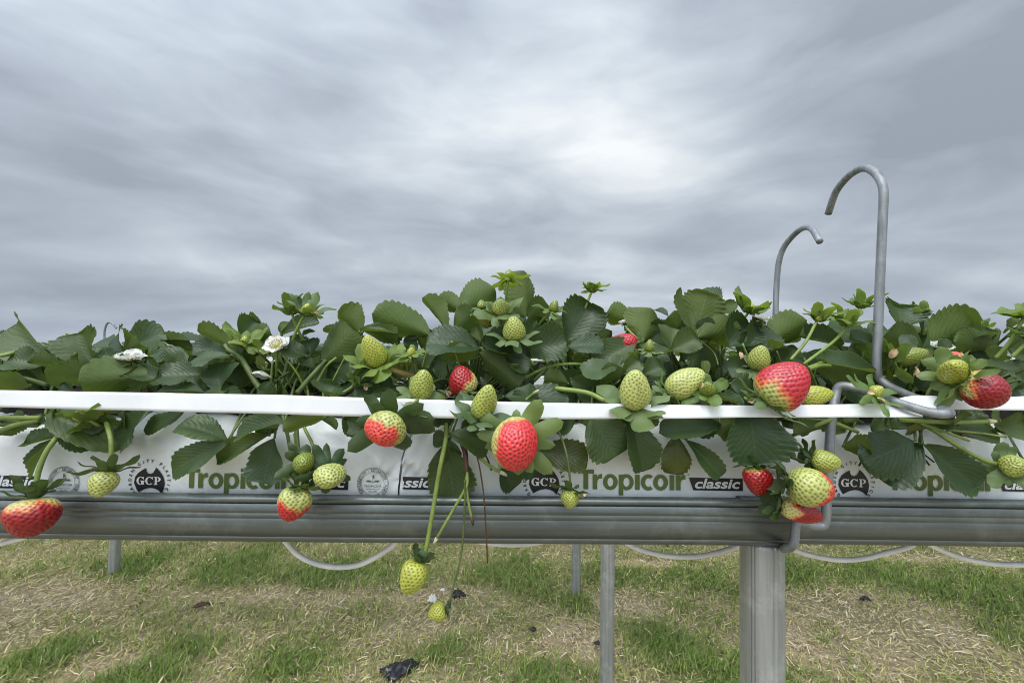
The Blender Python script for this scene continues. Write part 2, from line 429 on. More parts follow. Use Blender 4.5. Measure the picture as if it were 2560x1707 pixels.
def blade_mat(name, trans):
    m, t, b, out = new_mat(name)
    a = t.node('ShaderNodeVertexColor'); a.layer_name = 'Col'
    t.link(a.outputs[0], b.inputs['Base Color']); b.inputs['Roughness'].default_value = .6; b.inputs['Specular IOR Level'].default_value = .25
    tr = t.node('ShaderNodeBsdfTranslucent'); t.link(a.outputs[0], tr.inputs[0])
    ms = t.node('ShaderNodeMixShader'); ms.inputs[0].default_value = trans
    t.link(b.outputs[0], ms.inputs[1]); t.link(tr.outputs[0], ms.inputs[2]); t.link(ms.outputs[0], out.inputs[0])
    return m
M_BLADE = blade_mat('grass_blade', .25)
def blades(name, n, xr, yr, kind, label, cat):
    x = RNG.uniform(*xr, n); y = yr[0] + (yr[1] - yr[0]) * RNG.random(n) ** 1.15
    g, e = lawn_green(x, y)
    if kind == 'green':
        keep = RNG.random(n) < (.08 + g ** 1.3)
    else:
        keep = RNG.random(n) < (.95 - g * .85)
    x, y, g, e = x[keep], y[keep], g[keep], e[keep]; n = len(x)
    az = RNG.uniform(0, 2 * np.pi, n)
    if kind == 'green':
        L = RNG.uniform(.018, .042, n) * (.55 + g * .9); lean = RNG.uniform(.25, 1.25, n); wd = RNG.uniform(.0011, .0026, n); z0 = np.zeros(n)
        h = np.clip(RNG.normal(g, .22), 0, 1)[:, None]
        c = (1 - h) * np.array([[.56, .54, .19]]) + h * np.array([[.145, .235, .045]])
        dry = RNG.random(n) < .22 * (1 - g)
        c[dry] = [.50, .42, .25]
    else:
        L = RNG.uniform(.008, .030, n) * RNG.uniform(.6, 1.4, n); lean = RNG.uniform(.95, 1.62, n); wd = RNG.uniform(.0006, .0019, n); z0 = RNG.uniform(0.001, .014, n)
        big = RNG.random(n) < .06; L[big] = RNG.uniform(.025, .055, big.sum()); wd[big] = RNG.uniform(.0018, .0038, big.sum())
        h = RNG.random(n)[:, None]
        c = (1 - h) * np.array([[.60, .48, .26]]) + h * np.array([[.84, .74, .48]])
        br = RNG.random(n) < .12; c[br] = [.80, .74, .56]
        dk = RNG.random(n) < .16; c[dk] = [.20, .15, .09]
    c = c * RNG.uniform(.75, 1.25, n)[:, None]
    d = np.stack([np.cos(az), np.sin(az)], -1); s = np.stack([-np.sin(az), np.cos(az)], -1)
    V = np.zeros((n, 5, 3)); lev = [0, .55, 1.0]
    bend = RNG.uniform(.0, .5, n)
    for k, f in enumerate(lev):
        ang = lean + bend * f
        hor = L * f * np.sin(ang); ver = L * f * np.cos(ang)
        cx = x + d[:, 0] * hor; cy = y + d[:, 1] * hor; cz = np.maximum(z0 + ver, .001)
        if k < 2:
            ww = wd * (1 - .35 * k)
            V[:, 2 * k] = np.stack([cx - s[:, 0] * ww, cy - s[:, 1] * ww, cz], -1)
            V[:, 2 * k + 1] = np.stack([cx + s[:, 0] * ww, cy + s[:, 1] * ww, cz + ww * .4], -1)
        else: V[:, 4] = np.stack([cx, cy, cz], -1)
    b0 = np.arange(n)[:, None] * 5
    T = np.concatenate([b0 + np.array([[0, 1, 3]]), b0 + np.array([[0, 3, 2]]), b0 + np.array([[2, 3, 4]])], 0)
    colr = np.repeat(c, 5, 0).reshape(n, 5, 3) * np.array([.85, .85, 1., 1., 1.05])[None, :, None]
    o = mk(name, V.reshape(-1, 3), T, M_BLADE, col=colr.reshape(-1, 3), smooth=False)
    tag(o, label, cat, kind='stuff')
blades('grass', 290000, (-3.9, 3.9), (.85, 2.75), 'green', 'short patchy green grass growing between the raised rows', 'grass')
blades('grass_far', 26000, (-6, 6), (2.75, 6.5), 'green', 'grass beyond the back rows', 'grass')
blades('dry_straw', 170000, (-3.9, 3.9), (.85, 2.75), 'dry', 'dry tan grass clippings lying over the lawn', 'straw')

# ------------------------------------------------------------------ gutters
GUT = [(.640, 1.000), (.643, .985), (.640, .960), (.630, .954), (.47, .951), (.386, .9532), (.3765, .9558), (.3727, .9588), (.3716, .9614), (.3722, .9619), (.3716, .9625),
       (.3708, .970), (.3703, .9770), (.3709, .9780), (.3709, .9790), (.3701, .9798), (.3699, .9820), (.3706, .9831), (.3706, .9841), (.3696, .9852), (.3690, .9866), (.3698, .9880),
       (.3698, .9908), (.3716, .9922), (.3716, .9932), (.3692, .9939), (.3684, .9953), (.3689, .9966), (.3706, .9975), (.3740, .9978), (.3785, .9966), (.380, .985), (.382, .960)]
def gutter(name, x0, x1, prof, label, dyy=0.0, dz=0.0, steps=40):
    xs = np.linspace(x0, x1, steps)
    V = [(x, y + dyy, z + dz + .0006 * math.sin(x * 7)) for x in xs for (y, z) in prof]
    o = mk(name, V, grid_faces(len(xs), len(prof)), M_GUTTER, origin=(x0, prof[0][0] + dyy, .95))
    # close the sheet into a shell with thickness
    md = o.modifiers.new('thick', 'SOLIDIFY'); md.thickness = .0012; md.offset = -1
    return tag(o, label, 'gutter', 'steel gutters carrying the grow bags')
XJ = at(1992, 1300, .371).x
gutter('gutter', -2.6, XJ, GUT, 'long grey steel gutter running left from the support post')
prof2 = [(y + .0022, z + .0009) for (y, z) in GUT]
gutter('gutter', XJ - .05, 2.6, prof2, 'grey steel gutter running right from the wire hook clip')

# ------------------------------------------------------------------ support posts
def post(px0, px1, ybase, Y, label, shape='lobed', ztop=.9525, zb=None):
    tx = ((px0 + px1) / 2 - 1280) / F
    rr = (px1 - px0) / 2 / F * Y / math.sqrt(1 + tx * tx); rr = rr * (Y + rr) / Y
    cx = at((px0 + px1) / 2, 1450, Y + rr).x
    # folded tube profile with two shallow grooves towards the viewer
    prof = []
    for k in range(288):
        an = 2 * math.pi * k / 288 - math.pi / 2
        r_ = rr
        for g, dpt, wd in ((-1.10, .11, .022), (-.88, .10, .022), (-.5, .025, .06), (.03, .09, .022), (.24, .06, .022)):
            dd = (an + math.pi / 2 + math.pi) % (2 * math.pi) - math.pi - g
            r_ -= rr * dpt * math.exp(-(dd / wd) ** 2)
        sx = abs(math.cos(an)) ** .8 * math.copysign(1, math.cos(an)); sy = abs(math.sin(an)) ** .8 * math.copysign(1, math.sin(an))
        prof.append((sx * r_, sy * r_))
    zs = [-.3, 0, .3, .6, ztop - .004, ztop]
    V = [(cx + p[0] + .006 * (z - .9), Y + rr + p[1], z) for z in zs for p in prof]
    Fc = grid_faces(len(zs), 288, True).tolist(); Fc.append([(len(zs) - 1) * 288 + k for k in range(288)])
    o = mk('support_post', V, Fc, M_POST, origin=(cx, Y + rr, 0))
    return tag(o, label, 'post', 'posts holding up the rows')
post(1851, 1957, 0, .378, 'thick ribbed galvanised post right under the front gutter beside the wire clip')
post(1504, 1538, 0, 1.24, 'middle-thickness galvanised post rising past the bottom edge behind the front gutter')
post(1431, 1453, 0, 1.90, 'thinnest galvanised post, standing in green grass just left of a thicker one')
post(272, 301, 0, 2.04, 'grey post standing alone in the grass below the hanging pale berry at left')

# ------------------------------------------------------------------ grow bags
BAG = [(.398, .984), (.3880, .988), (.3858, .993), (.3858, 1.010), (.3858, 1.020), (.3858, 1.030), (.3862, 1.037), (.389, 1.045), (.393, 1.052), (.400, 1.060), (.411, 1.067),
       (.428, 1.073), (.452, 1.0765), (.48, 1.078), (.51, 1.0775), (.545, 1.074), (.575, 1.067), (.598, 1.05), (.608, 1.025), (.610, 1.0), (.606, .984)]
def bag_y(z):
    return float(np.interp(z, [p[1] for p in BAG[:13]], [p[0] for p in BAG[:13]]))
def grow_bag(x0, x1, label, seed):
    root = empty('grow_bag', ((x0 + x1) / 2, .5, .985), label, 'grow bag', 'white printed grow bags in the gutter')
    xs = np.concatenate([x0 + .06 * np.linspace(0, 1, 22) ** 1.2, np.linspace(x0 + .066, x1 - .066, 150), x1 - .06 * np.linspace(1, 0, 22) ** 1.2])
    # finer profile
    prof = []
    for a, b_ in zip(BAG[:-1], BAG[1:]):
        for k in range(3): prof.append((a[0] + (b_[0] - a[0]) * k / 3, a[1] + (b_[1] - a[1]) * k / 3))
    prof.append(BAG[-1])
    V = []
    for x in xs:
        e = min(x - x0, x1 - x); pin = max(0, 1 - e / .05)
        for (y, z) in prof:
            up_ = min(1, max(0, (z - 1.038) / .02))
            ln = wob(x, y * 1.5, z, 38, seed) * .0045 + wob(x, y, z, 95, seed + 3) * .0016
            yy = y - ln * .6 * up_; z2 = z + ln * up_
            if pin > 0:
                f = pin ** 1.6
                cr = wob(x * 2.2, y, z, 120, seed + 5) * .006 * f
                frac = max(0, (z - 1.0) / .078)
                z2 = z2 - frac * .036 * f + cr * min(1, frac * 3)
                yy = yy + (.006 * f + cr) * (1 if y < .5 else -1) * min(1, frac * 4 + .15)
            V.append((x, yy, z2))
    mk('film', V, grid_faces(len(xs), len(prof)), M_FILM, root)
    # the slit top with dark coir showing
    xs2 = np.linspace(x0 + .03, x1 - .03, 120); ys2 = np.linspace(.405, .585, 16); V = []
    for x in xs2:
        for j, y in enumerate(ys2):
            edge = min(1, min(y - .405, .585 - y) / .02)
            V.append((x, y, 1.066 + .020 * edge ** .5 + wob(x, y, 0, 75, seed) * .004 + wob(x, y, 0, 210, seed) * .003))
    mk('coir', V, grid_faces(len(xs2), len(ys2)), M_COIR, root)
    return root
XS = at(997, 1200, .386).x
bag_a = grow_bag(XS - 1.0, XS - .0008, 'white printed grow bag on the left whose end meets a crumpled seam', 1.0)
bag_b = grow_bag(XS + .0008, XS + 1.0, 'white printed grow bag on the right with the emblem twice on its side', 4.0)

# printed writing ---------------------------------------------------------
def curve2mesh(polys, res=1):
    """polys: list of closed 2D point lists, filled with even-odd holes -> verts, faces"""
    cu = bpy.data.curves.new('tmp_outline', 'CURVE'); cu.dimensions = '2D'; cu.fill_mode = 'BOTH'
    for p in polys:
        sp_ = cu.splines.new('POLY'); sp_.points.add(len(p) - 1); sp_.use_cyclic_u = True
        for i, (x, y) in enumerate(p): sp_.points[i].co = (x, y, 0, 1)
    return _tomesh(cu)
def _tomesh(cu):
    o = bpy.data.objects.new('tmp_outline', cu); COL.objects.link(o)
    dg = bpy.context.evaluated_depsgraph_get(); dg.update()
    me = bpy.data.meshes.new_from_object(o.evaluated_get(dg))
    V = [(v_.co.x, v_.co.y) for v_ in me.vertices]; Fc = [list(p.vertices) for p in me.polygons]
    bpy.data.objects.remove(o); bpy.data.curves.remove(cu); bpy.data.meshes.remove(me)
    return V, Fc
def text2d(s, size, bold=0.0, shear=0.0, spacing=1.0):
    cu = bpy.data.curves.new('tmp_text', 'FONT'); cu.body = s; cu.size = size; cu.align_x = 'CENTER'; cu.align_y = 'CENTER'
    cu.offset = bold; cu.shear = shear; cu.fill_mode = 'FRONT'; cu.space_character = spacing; cu.resolution_u = 3
    return _tomesh(cu)
def fit(V, w_, h_):
    a = np.array(V); lo, hi = a.min(0), a.max(0)
    a = (a - (lo + hi) / 2) / (hi - lo) * np.array([w_, h_])
    return [tuple(p) for p in a]
class Print:
    """flat ink shapes in photo pixels around an anchor, wrapped on the face of a bag"""
    def __init__(s, anchor, clip): s.a = at(anchor[0], anchor[1], .3858); s.k = .3858 / F; s.V, s.F = [], []; s.lay = 0; s.clip = clip
    def add(s, V, Fc, dx=0, dy=0, lay=None):
        o = len(s.V); s.lay = (s.lay + 1) if lay is None else lay
        for (x, y) in V:
            X = s.a.x + (x + dx) * s.k; z = s.a.z + (y + dy) * s.k
            X = min(max(X, s.clip[0]), s.clip[1])
            s.V.append((X, bag_y(z) - .0006 - .00004 * s.lay, z))
        s.F += [[i + o for i in f] for f in Fc]
    def done(s, name, mat, parent):
        if s.V: mk(name, s.V, s.F, mat, parent, smooth=False)
def ell(cx, cy, rx, ry, n=36): return [(cx + rx * math.cos(2 * math.pi * k / n), cy + ry * math.sin(2 * math.pi * k / n)) for k in range(n)]
def rect(x0, y0, x1, y1): return [(x0, y0), (x1, y0), (x1, y1), (x0, y1)]
def arc_band(cx, cy, rx, ry, ix, iy, a0, a1, n=30):
    o = [(cx + rx * math.cos(R(a0 + (a1 - a0) * k / n)), cy + ry * math.sin(R(a0 + (a1 - a0) * k / n))) for k in range(n + 1)]
    i = [(cx + ix * math.cos(R(a0 + (a1 - a0) * k / n)), cy + iy * math.sin(R(a0 + (a1 - a0) * k / n))) for k in range(n, -1, -1)]
    return o + i
def word_tropicoir():
    """bold humanist lettering, px units: x from 0, baseline 0, cap height 48"""
    K = 1 / 3.357; out = []
    def A(polys): out.append([[(x * K, y * K) for x, y in p] for p in polys])
    A([[(0, 160), (133, 160), (133, 128), (86, 128), (86, 0), (46, 0), (46, 128), (0, 128)]])                       # T
    def r_(x):
        A([[(x, 122), (x + 34, 122), (x + 37, 100), (x + 46, 116), (x + 62, 125), (x + 78, 124), (x + 78, 88), (x + 60, 89), (x + 45, 80), (x + 38, 62), (x + 38, 0), (x, 0)]])
    r_(122)
    def o_(x): A([ell(x + 61, 61, 61, 65), ell(x + 61, 61, 25, 36)])
    o_(208)
    A([rect(338, -46, 376, 122)]); A([ell(404, 61, 58, 65), ell(402, 61, 26, 37)])                                   # p
    def i_(x): A([rect(x, 0, x + 38, 122)]); A([rect(x, 136, x + 38, 164)])
    i_(474)
    A([arc_band(583, 61, 62, 65, 26, 36, 52, 308)])                                                                   # c
    o_(624)
    i_(760); r_(812)
    return out
def serif_gcp():
    out = []
    def C(cx): return arc_band(cx, 0, 10.2, 10.4, 5.0, 8.6, 38, 318)
    out.append([C(-21)]); out.append([rect(-19.5, -9.8, -12.6, -.2)]); out.append([rect(-21.5, -1.2, -10.6, .5)]); out.append([rect(-14.6, 3.6, -12.9, 10.2)])
    out.append([C(1)]); out.append([rect(7.6, 3.6, 9.4, 10.4)])
    out.append([rect(14.5, -10, 19.6, 10)]); out.append([rect(12.3, -10.3, 22, -8.6)]); out.append([rect(12.3, 8.6, 16, 10.3)])
    out.append([arc_band(20.2, 4.1, 9.2, 6.2, 4.0, 4.4, -90, 90)]); out.append([rect(16, 8.5, 20.5, 10.25)]); out.append([rect(16, -2.0, 20.5, -.3)])
    return out
def ring_text(pr, s, rad, h, a_mid, step, mat_lay):
    n = len(s)
    for i, ch in enumerate(s):
        if ch == ' ': continue
        an = R(a_mid - (i - (n - 1) / 2) * step)
        V, Fc = text2d(ch, h * 1.4, bold=.035 * h)
        ca, sa = math.cos(an - math.pi / 2), math.sin(an - math.pi / 2)
        V2 = [(x * ca - y * sa + rad * math.cos(an), x * sa + y * ca + rad * math.sin(an)) for x, y in V]
        pr.add(V2, Fc, lay=mat_lay)
CR5 = [(1170, 765), (1148, 730), (1132, 690), (1138, 645), (1160, 612), (1192, 588), (1228, 568), (1230, 592), (1243, 610), (1264, 617), (1288, 606), (1300, 585), (1309, 562),
       (1338, 588), (1362, 620), (1378, 650), (1386, 690), (1380, 735), (1362, 775), (1338, 750), (1304, 734), (1268, 730), (1230, 736), (1198, 750)]
EMB = [((x - 1258) / S, -(y - 670) / S) for x, y in CR5]
def print_set(gx, gy, bag, clip, parts='gtcs'):
    if 'g' in parts:
        p = Print((gx, gy), clip); p.add(*curve2mesh([EMB])); ring_text(p, 'GARDEN CITY PLASTICS', 47.5, 7.6, 90, 13.6, 2); p.done('printed_emblem', M_BLACK_INK, bag)
        p = Print((gx, gy), clip); p.lay = 4
        for poly in serif_gcp(): p.add(*curve2mesh([[(x * 1.0, y * .95) for x, y in c] for c in poly]), dy=-.5)
        p.done('printed_initials', M_WHITE_INK, bag)
    if 't' in parts:
        p = Print((gx + 84.5, gy + 18.5), clip)
        for poly in word_tropicoir(): p.add(*curve2mesh(poly))
        V, Fc = text2d('®', 7); p.add(V, Fc, dx=273, dy=38)
        p.done('printed_brand_lettering', M_GREEN_INK, bag)
    if 'c' in parts:
        p = Print((gx + 429, gy + 7), clip)
        p.add(*curve2mesh([[(-66.5, 16), (66.5, 15), (66.5, -15.5), (-56, -14.5)]])); p.done('printed_tag', M_BLACK_INK, bag)
        p = Print((gx + 429, gy + 7), clip); p.lay = 3
        V, Fc = text2d('classic', 30, bold=.75, shear=.22); p.add(fit(V, 112, 25), Fc, dx=4, dy=2); p.done('printed_tag_lettering', M_WHITE_INK, bag)
    if 's' in parts:
        p = Print((gx + 558, gy + 8), clip)
        for r0, r1 in ((39, 37.8), (36.6, 35.8), (28.2, 27.4)): p.add(*curve2mesh([ell(0, 0, r0, r0, 60), ell(0, 0, r1, r1, 60)]), lay=1)
        ring_text(p, '· SUSTAINABILITY · RELIABILITY · FINEST QUALITY ', 31.9, 5.6, 62, 7.4, 2)
        for s_, sz, yy, ww, hh in (('TROPICOIR', 8, -6, 44, 5.6), ('LANKA (PVT) LTD', 5, -13.5, 34, 3.4), ('Since 1997', 4, -19, 20, 3.2)):
            V, Fc = text2d(s_, sz, bold=.08); p.add(fit(V, ww, hh), Fc, dy=yy, lay=3)
        leafp = lambda s: [(0, 3), (s * 6, 8), (s * 13, 9), (s * 18, 5), (s * 12, 3.5), (s * 6, 4)]
        p.add(*curve2mesh([leafp(1)]), lay=4); p.add(*curve2mesh([leafp(-1)]), lay=5); p.add(*curve2mesh([rect(-.6, 1, .6, 14)]), lay=6)
        p.add(*curve2mesh([[(0, 11), (3.5, 14), (3.5, 18), (0, 24), (-1.5, 17)]]), lay=7)
        p.done('printed_seal', M_SEAL_INK, bag)
ca_ = (XS - .995, XS - .004); cb_ = (XS + .004, XS + .995)
print_set(374.7 - 772, 1197, bag_a, ca_, 'tcs'); print_set(374.7, 1200, bag_a, ca_)
print_set(1360 - 772, 1200, bag_b, cb_, 'cs'); print_set(1360, 1203, bag_b, cb_); print_set(2132.6, 1205.5, bag_b, cb_)

# ------------------------------------------------------------------ wire hooks, tape, hoses
def wire(name, paths, r, label, mat=M_HOOK, n=8, hollow=False, base=None):
    root_loc = base if base is not None else paths[0][0]
    geos = [tube_geo(smooth_path(p, n), r, sides=12) for p in paths]
    V, Fc = merge(geos)
    return tag(mk(name, V, Fc, mat, origin=tuple(root_loc)), label, 'wire hook', 'wire hooks along the rows')
hk = lambda x, y, Y: at(1860 + x / 4.126, 380 + y / 4.126, Y)
b6 = lambda x, y, Y: at(1930 + x / 3.016, 900 + y / 3.016, Y)
front = [b6(60, 1416, .405), b6(100, 1417, .372), b6(150, 1400, .361), b6(170, 1340, .360), b6(176, 1260, .3605), b6(192, 1222, .3605), b6(240, 1226, .3605), b6(320, 1250, .3605), b6(385, 1245, .3600),
         b6(404, 1190, .3600), b6(414, 1040, .3605), b6(430, 750, .363), b6(442, 520, .366), b6(470, 330, .372), b6(485, 245, .376), b6(500, 205, .376), b6(535, 192, .374), b6(620, 208, .368), b6(780, 262, .358),
         b6(960, 325, .347), b6(1180, 392, .336), b6(1290, 406, .332), b6(1335, 398, .334), b6(1310, 380, .343), b6(1180, 330, .364), b6(1010, 256, .376), b6(890, 200, .382), b6(810, 140, .388), b6(792, 90, .388),
         b6(790, 0, .388), hk(1392, 1568, .3885), hk(1410, 1150, .388), hk(1430, 700, .388), hk(1440, 430, .389), hk(1415, 310, .394), hk(1350, 215, .404), hk(1250, 167, .418), hk(1140, 205, .435), hk(1030, 300, .452), hk(940, 430, .468), hk(868, 640, .484)]
wire('wire_hook', [front], .0038, 'tall grey wire hook at the front whose lower loop clips the tape and gutter', n=5, base=b6(100, 1417, .372))
back = [hk(330, 2600, .66), hk(325, 1900, .665), hk(328, 1568, .668), hk(345, 1250, .668), hk(370, 1090, .664), hk(420, 970, .655), hk(500, 870, .64), hk(580, 800, .622), hk(650, 777, .605), hk(705, 800, .588), hk(745, 860, .574), hk(782, 925, .563)]
wire('wire_hook', [back], .0044, 'shorter-looking grey wire hook standing behind the plants, its tip bent right', n=5)
def far_hook(pts, Y, label):
    wire('wire_hook', [[at(x, y, Y) for x, y in pts]], .0046, label, n=6)
far_hook([(262, 900), (261, 840), (262, 824), (267, 810), (274, 806), (283, 810), (291, 821)], 2.0, 'small distant purplish hook showing above the leaves at left')
far_hook([(30, 905), (30, 855), (31, 845), (36, 838), (42, 837), (47, 842)], 3.0, 'tiny distant hook at the extreme left edge above leaves')
far_hook([(402, 886), (392, 876), (382, 867), (380, 872)], 3.0, 'tiny leaning distant hook in the gap left of the big bright leaf')
far_hook([(434, 890), (434, 867), (438, 862), (444, 861), (447, 864)], 3.4, 'faintest tiny distant hook, deep in the gap among leaves')

def ribbon(name, spec, label, waves=0.0):
    """spec rows: (x, ytop, ybottom, Ytop, Ybottom) in photo px"""
    xs = [s_[0] for s_ in spec]; xx = np.linspace(xs[0], xs[-1], 120)
    V = []
    for x in xx:
        t_, b_, y0, y1 = [np.interp(x, xs, [s_[k] for s_ in spec]) for k in (1, 2, 3, 4)]
        for k in range(7):
            f = k / 6
            p = at(x, t_ + (b_ - t_) * f, y0 + (y1 - y0) * f)
            p.y += waves * math.sin(x * .021 + f * .5)
            V.append(tuple(p))
    o = mk(name, V, grid_faces(len(xx), 7), M_TAPE, origin=tuple(at(spec[0][0], spec[0][2], spec[0][4])))
    md = o.modifiers.new('thick', 'SOLIDIFY'); md.thickness = .0006; md.offset = 0
    return tag(o, label, 'tape', 'white support tapes')
ribbon('support_tape', [(-900, 962, 1003, .352, .350), (0, 975, 1018, .352, .350), (700, 987, 1035, .352, .350), (900, 993.5, 1041, .352, .350), (1300, 1005, 1048, .353, .351), (1700, 1012, 1046, .354, .350), (1900, 1014, 1043, .353, .348),
                         (2200, 1009, 1043, .3505, .344), (2230, 1013, 1043, .351, .343), (2305, 1038, 1041.5, .346, .342)], 'white flat tape stretched from the left edge to the wire loop', .0006)
ribbon('support_tape', [(2225, 1002, 1014, .361, .359), (2262, 992, 1016, .360, .354), (2290, 988, 1019, .359, .350), (2340, 990, 1022, .357, .349), (2380, 996, 1023, .360, .352), (2420, 999, 1024, .358, .353), (2560, 990, 1026, .357, .354), (3400, 960, 1000, .357, .354)],
       'white tape leaving the wire loop towards the right edge, twisted at its start', .0004)
ribbon('support_tape', [(-200, 930, 955, .665, .665), (900, 940, 965, .665, .665), (1940, 940, 964, .665, .665), (2800, 944, 968, .665, .665)], 'white tape along the far side behind the plants')
def hose(pts, Y, label):
    g = tube_geo(smooth_path([at(x, y, Y) for x, y in pts], 10), .0029, sides=10)
    tag(mk('drain_hose', g[0], g[1], M_HOSE, origin=tuple(at(*pts[0], Y))), label, 'hose', 'white hose loops hanging under the gutter')
hose([(-120, 1378), (-40, 1368), (20, 1354), (66, 1341), (100, 1320)], .47, 'end of a white hose loop under the red berry at left')
hose([(690, 1320), (714, 1353), (745, 1386), (790, 1408), (845, 1417), (900, 1410), (950, 1385), (985, 1360), (1010, 1330)], .45, 'deepest white hose loop sagging under the gutter left of the low berry')
hose([(1130, 1325), (1195, 1352), (1260, 1360), (1320, 1359), (1365, 1350), (1410, 1325)], .47, 'shallow white hose loop barely showing under the gutter middle')
hose([(1530, 1330), (1580, 1364), (1640, 1384), (1700, 1391), (1760, 1388), (1820, 1373), (1862, 1356), (1890, 1330)], .47, 'white hose loop hanging between the thin posts and the thick post')
hose([(1950, 1345), (1988, 1374), (2040, 1390), (2100, 1399), (2160, 1395), (2220, 1380), (2275, 1365), (2310, 1335)], .47, 'white hose loop just right of the thick post')
hose([(2300, 1340), (2335, 1366), (2400, 1392), (2470, 1407), (2540, 1411), (2620, 1406), (2700, 1380)], .46, 'white hose loop running off the right edge')

# ------------------------------------------------------------------ plants: leaves
NC = {'F': (0, 1, .35), 'FL': (-.65, 1, .3), 'FR': (.65, 1, .3), 'U': (0, .42, 1), 'UF': (0, .8, .75), 'UL': (-.5, .6, .8), 'UR': (.5, .6, .8), 'B': (0, -1, .55), 'BL': (.6, -1, .5), 'BR': (-.6, -1, .5), 'D': (0, 1, -.05)}
def leaf_geo(B, T, wid, n, fold=18, droop=.12, teeth=9, seed=0, rows=None, cols=9, shape=.62):
    B, T = Vector(B), Vector(T)
    a = T - B; L = a.length; a.normalize()
    n = Vector(n); n = (n - a * n.dot(a))
    if n.length < 1e-4: n = Vector((0, 0, 1)) - a * a.z
    n.normalize(); s_ = a.cross(n).normalized()
    nr = rows or teeth * 4 + 1
    sv = np.linspace(0, 1, nr); tv = np.linspace(-1, 1, cols)
    pw0 = .72; pw1 = pw0 * (1 - shape) / shape
    hmax = (shape ** pw0) * ((1 - shape) ** pw1)
    h = np.power(np.maximum(sv, 1e-4), pw0) * np.power(np.maximum(1 - sv, 0), pw1) / hmax * wid / 2
    ph = (sv * teeth) % 1.0
    saw = np.where(ph < .62, ph / .62, (1 - ph) / .38)
    tooth = np.where(sv > .16, saw * (wid * .075), 0) * np.clip((1.02 - sv) * 6, 0, 1)
    rg = np.random.default_rng(int(seed * 7919) % 100000)
    p1, p2, p3 = rg.uniform(0, 6.28, 3)
    asym = rg.uniform(-.06, .06)
    Sg, Tg = np.meshgrid(sv, tv, indexing='ij'); Hg = h[:, None]; at_ = np.abs(Tg)
    x = Tg * Hg * (1 + asym * np.sign(Tg)) + np.sign(Tg) * at_ ** 5 * tooth[:, None] * .8
    y = Sg * L + at_ ** 4 * tooth[:, None] * .7 + at_ * Hg * .10
    fa = R(fold * 1.35) * (1 - .45 * Sg)
    # fold softly near the midrib
    z = np.sqrt((np.abs(x) * np.sin(fa)) ** 2 + (wid * .02) ** 2) - wid * .02
    x = x * np.cos(fa)
    z = z - droop * L * Sg ** 2 + droop * L * .25 * Sg - (x / max(wid, 1e-5)) ** 2 * wid * rg.uniform(-.18, .22)
    z = z + wid * rg.uniform(-.12, .20) * at_ ** 3 + wid * .05 * np.sin(Sg * 7 + p1) * at_ ** 2 + wid * .030 * np.sin(Sg * 13 + p2 + Tg * 2) * at_ ** 2 + L * .02 * np.sin(Sg * 3 + p3)
    b_ = np.array(B); V = b_ + x[..., None] * np.array(s_) + y[..., None] * np.array(a) + z[..., None] * np.array(n)
    uv = np.stack([Tg * .5 + .5, Sg], -1)
    return V.reshape(-1, 3), grid_faces(nr, cols), uv.reshape(-1, 2)

CROWN = {}
PLABEL = [
    ('a', 60, 'leafy strawberry plant cut by the left edge, above the big red hanging berry'),
    ('b', 330, 'strawberry plant with round top leaves around the white flower lying on its side'),
    ('c', 700, 'strawberry plant left of the seam, carrying the upright white flower'),
    ('d', 1190, 'tallest strawberry plant in the middle, crowned by a cluster of green berries'),
    ('e', 1500, 'strawberry plant with a red berry half hidden among its top leaves'),
    ('f', 1790, 'strawberry plant with one tall folded leaf, left of the tall wire hooks'),
    ('g', 2330, 'strawberry plant right of the tall wire hook, with a wide bright leaf'),
]
for k, px, lab in PLABEL:
    c = at(px, 1000, .485); c.z = 1.082
    CROWN[k] = empty('strawberry_plant', c, lab, 'plant', 'strawberry plants in the front row')
def crown_for(px): return min(PLABEL, key=lambda p: abs(p[1] - px))[0]
LEAFN = [0]
def leaf(c, bx, by, tx, ty, w_, code, Y, dY=0, fold=18, droop=.12, mat=None, stalk=True, plant=None, teeth=9, shape=.62, via=None):
    LEAFN[0] += 1
    B = P(c, bx, by, Y); T = P(c, tx, ty, Y + dY)
    n = NC[code] if isinstance(code, str) else code
    n = Vector((n[0], -n[1], n[2]))
    n += Vector((random.uniform(-.12, .12), random.uniform(-.12, .12), random.uniform(-.12, .12)))
    k = plant or crown_for(q(c, bx, by)[0])
    V, Fc, uv = leaf_geo(B, T, mm(w_, Y), n, fold, droop, teeth=teeth, seed=LEAFN[0], shape=shape)
    lf = mk('leaf', V, Fc, mat or M_LEAF, CROWN[k], uv=uv)
    if stalk:
        cr = CROWN[k].location.copy(); cr.x += random.uniform(-.02, .02) + (B.x - cr.x) * .25; cr.y += random.uniform(-.015, .015)
        dist = (B - cr).length
        if B.z < 1.075: pts = [B, B.lerp(cr, .35) + Vector((0, -.004, .02)), B.lerp(cr, .7) + Vector((0, -.01, .022)), cr]
        else: pts = [B, B.lerp(cr, .3) + Vector((0, .004, -.004)), B.lerp(cr, .65) + Vector((0, .004, -.004)), cr]
        if via: pts = [B] + [P(*v_) for v_ in via] + [cr]
        g = tube_geo(smooth_path(pts, 5), .0011, .0017, sides=6)
        mk('leaf_stalk', g[0], g[1], M_DSTEM, lf)
    return lf

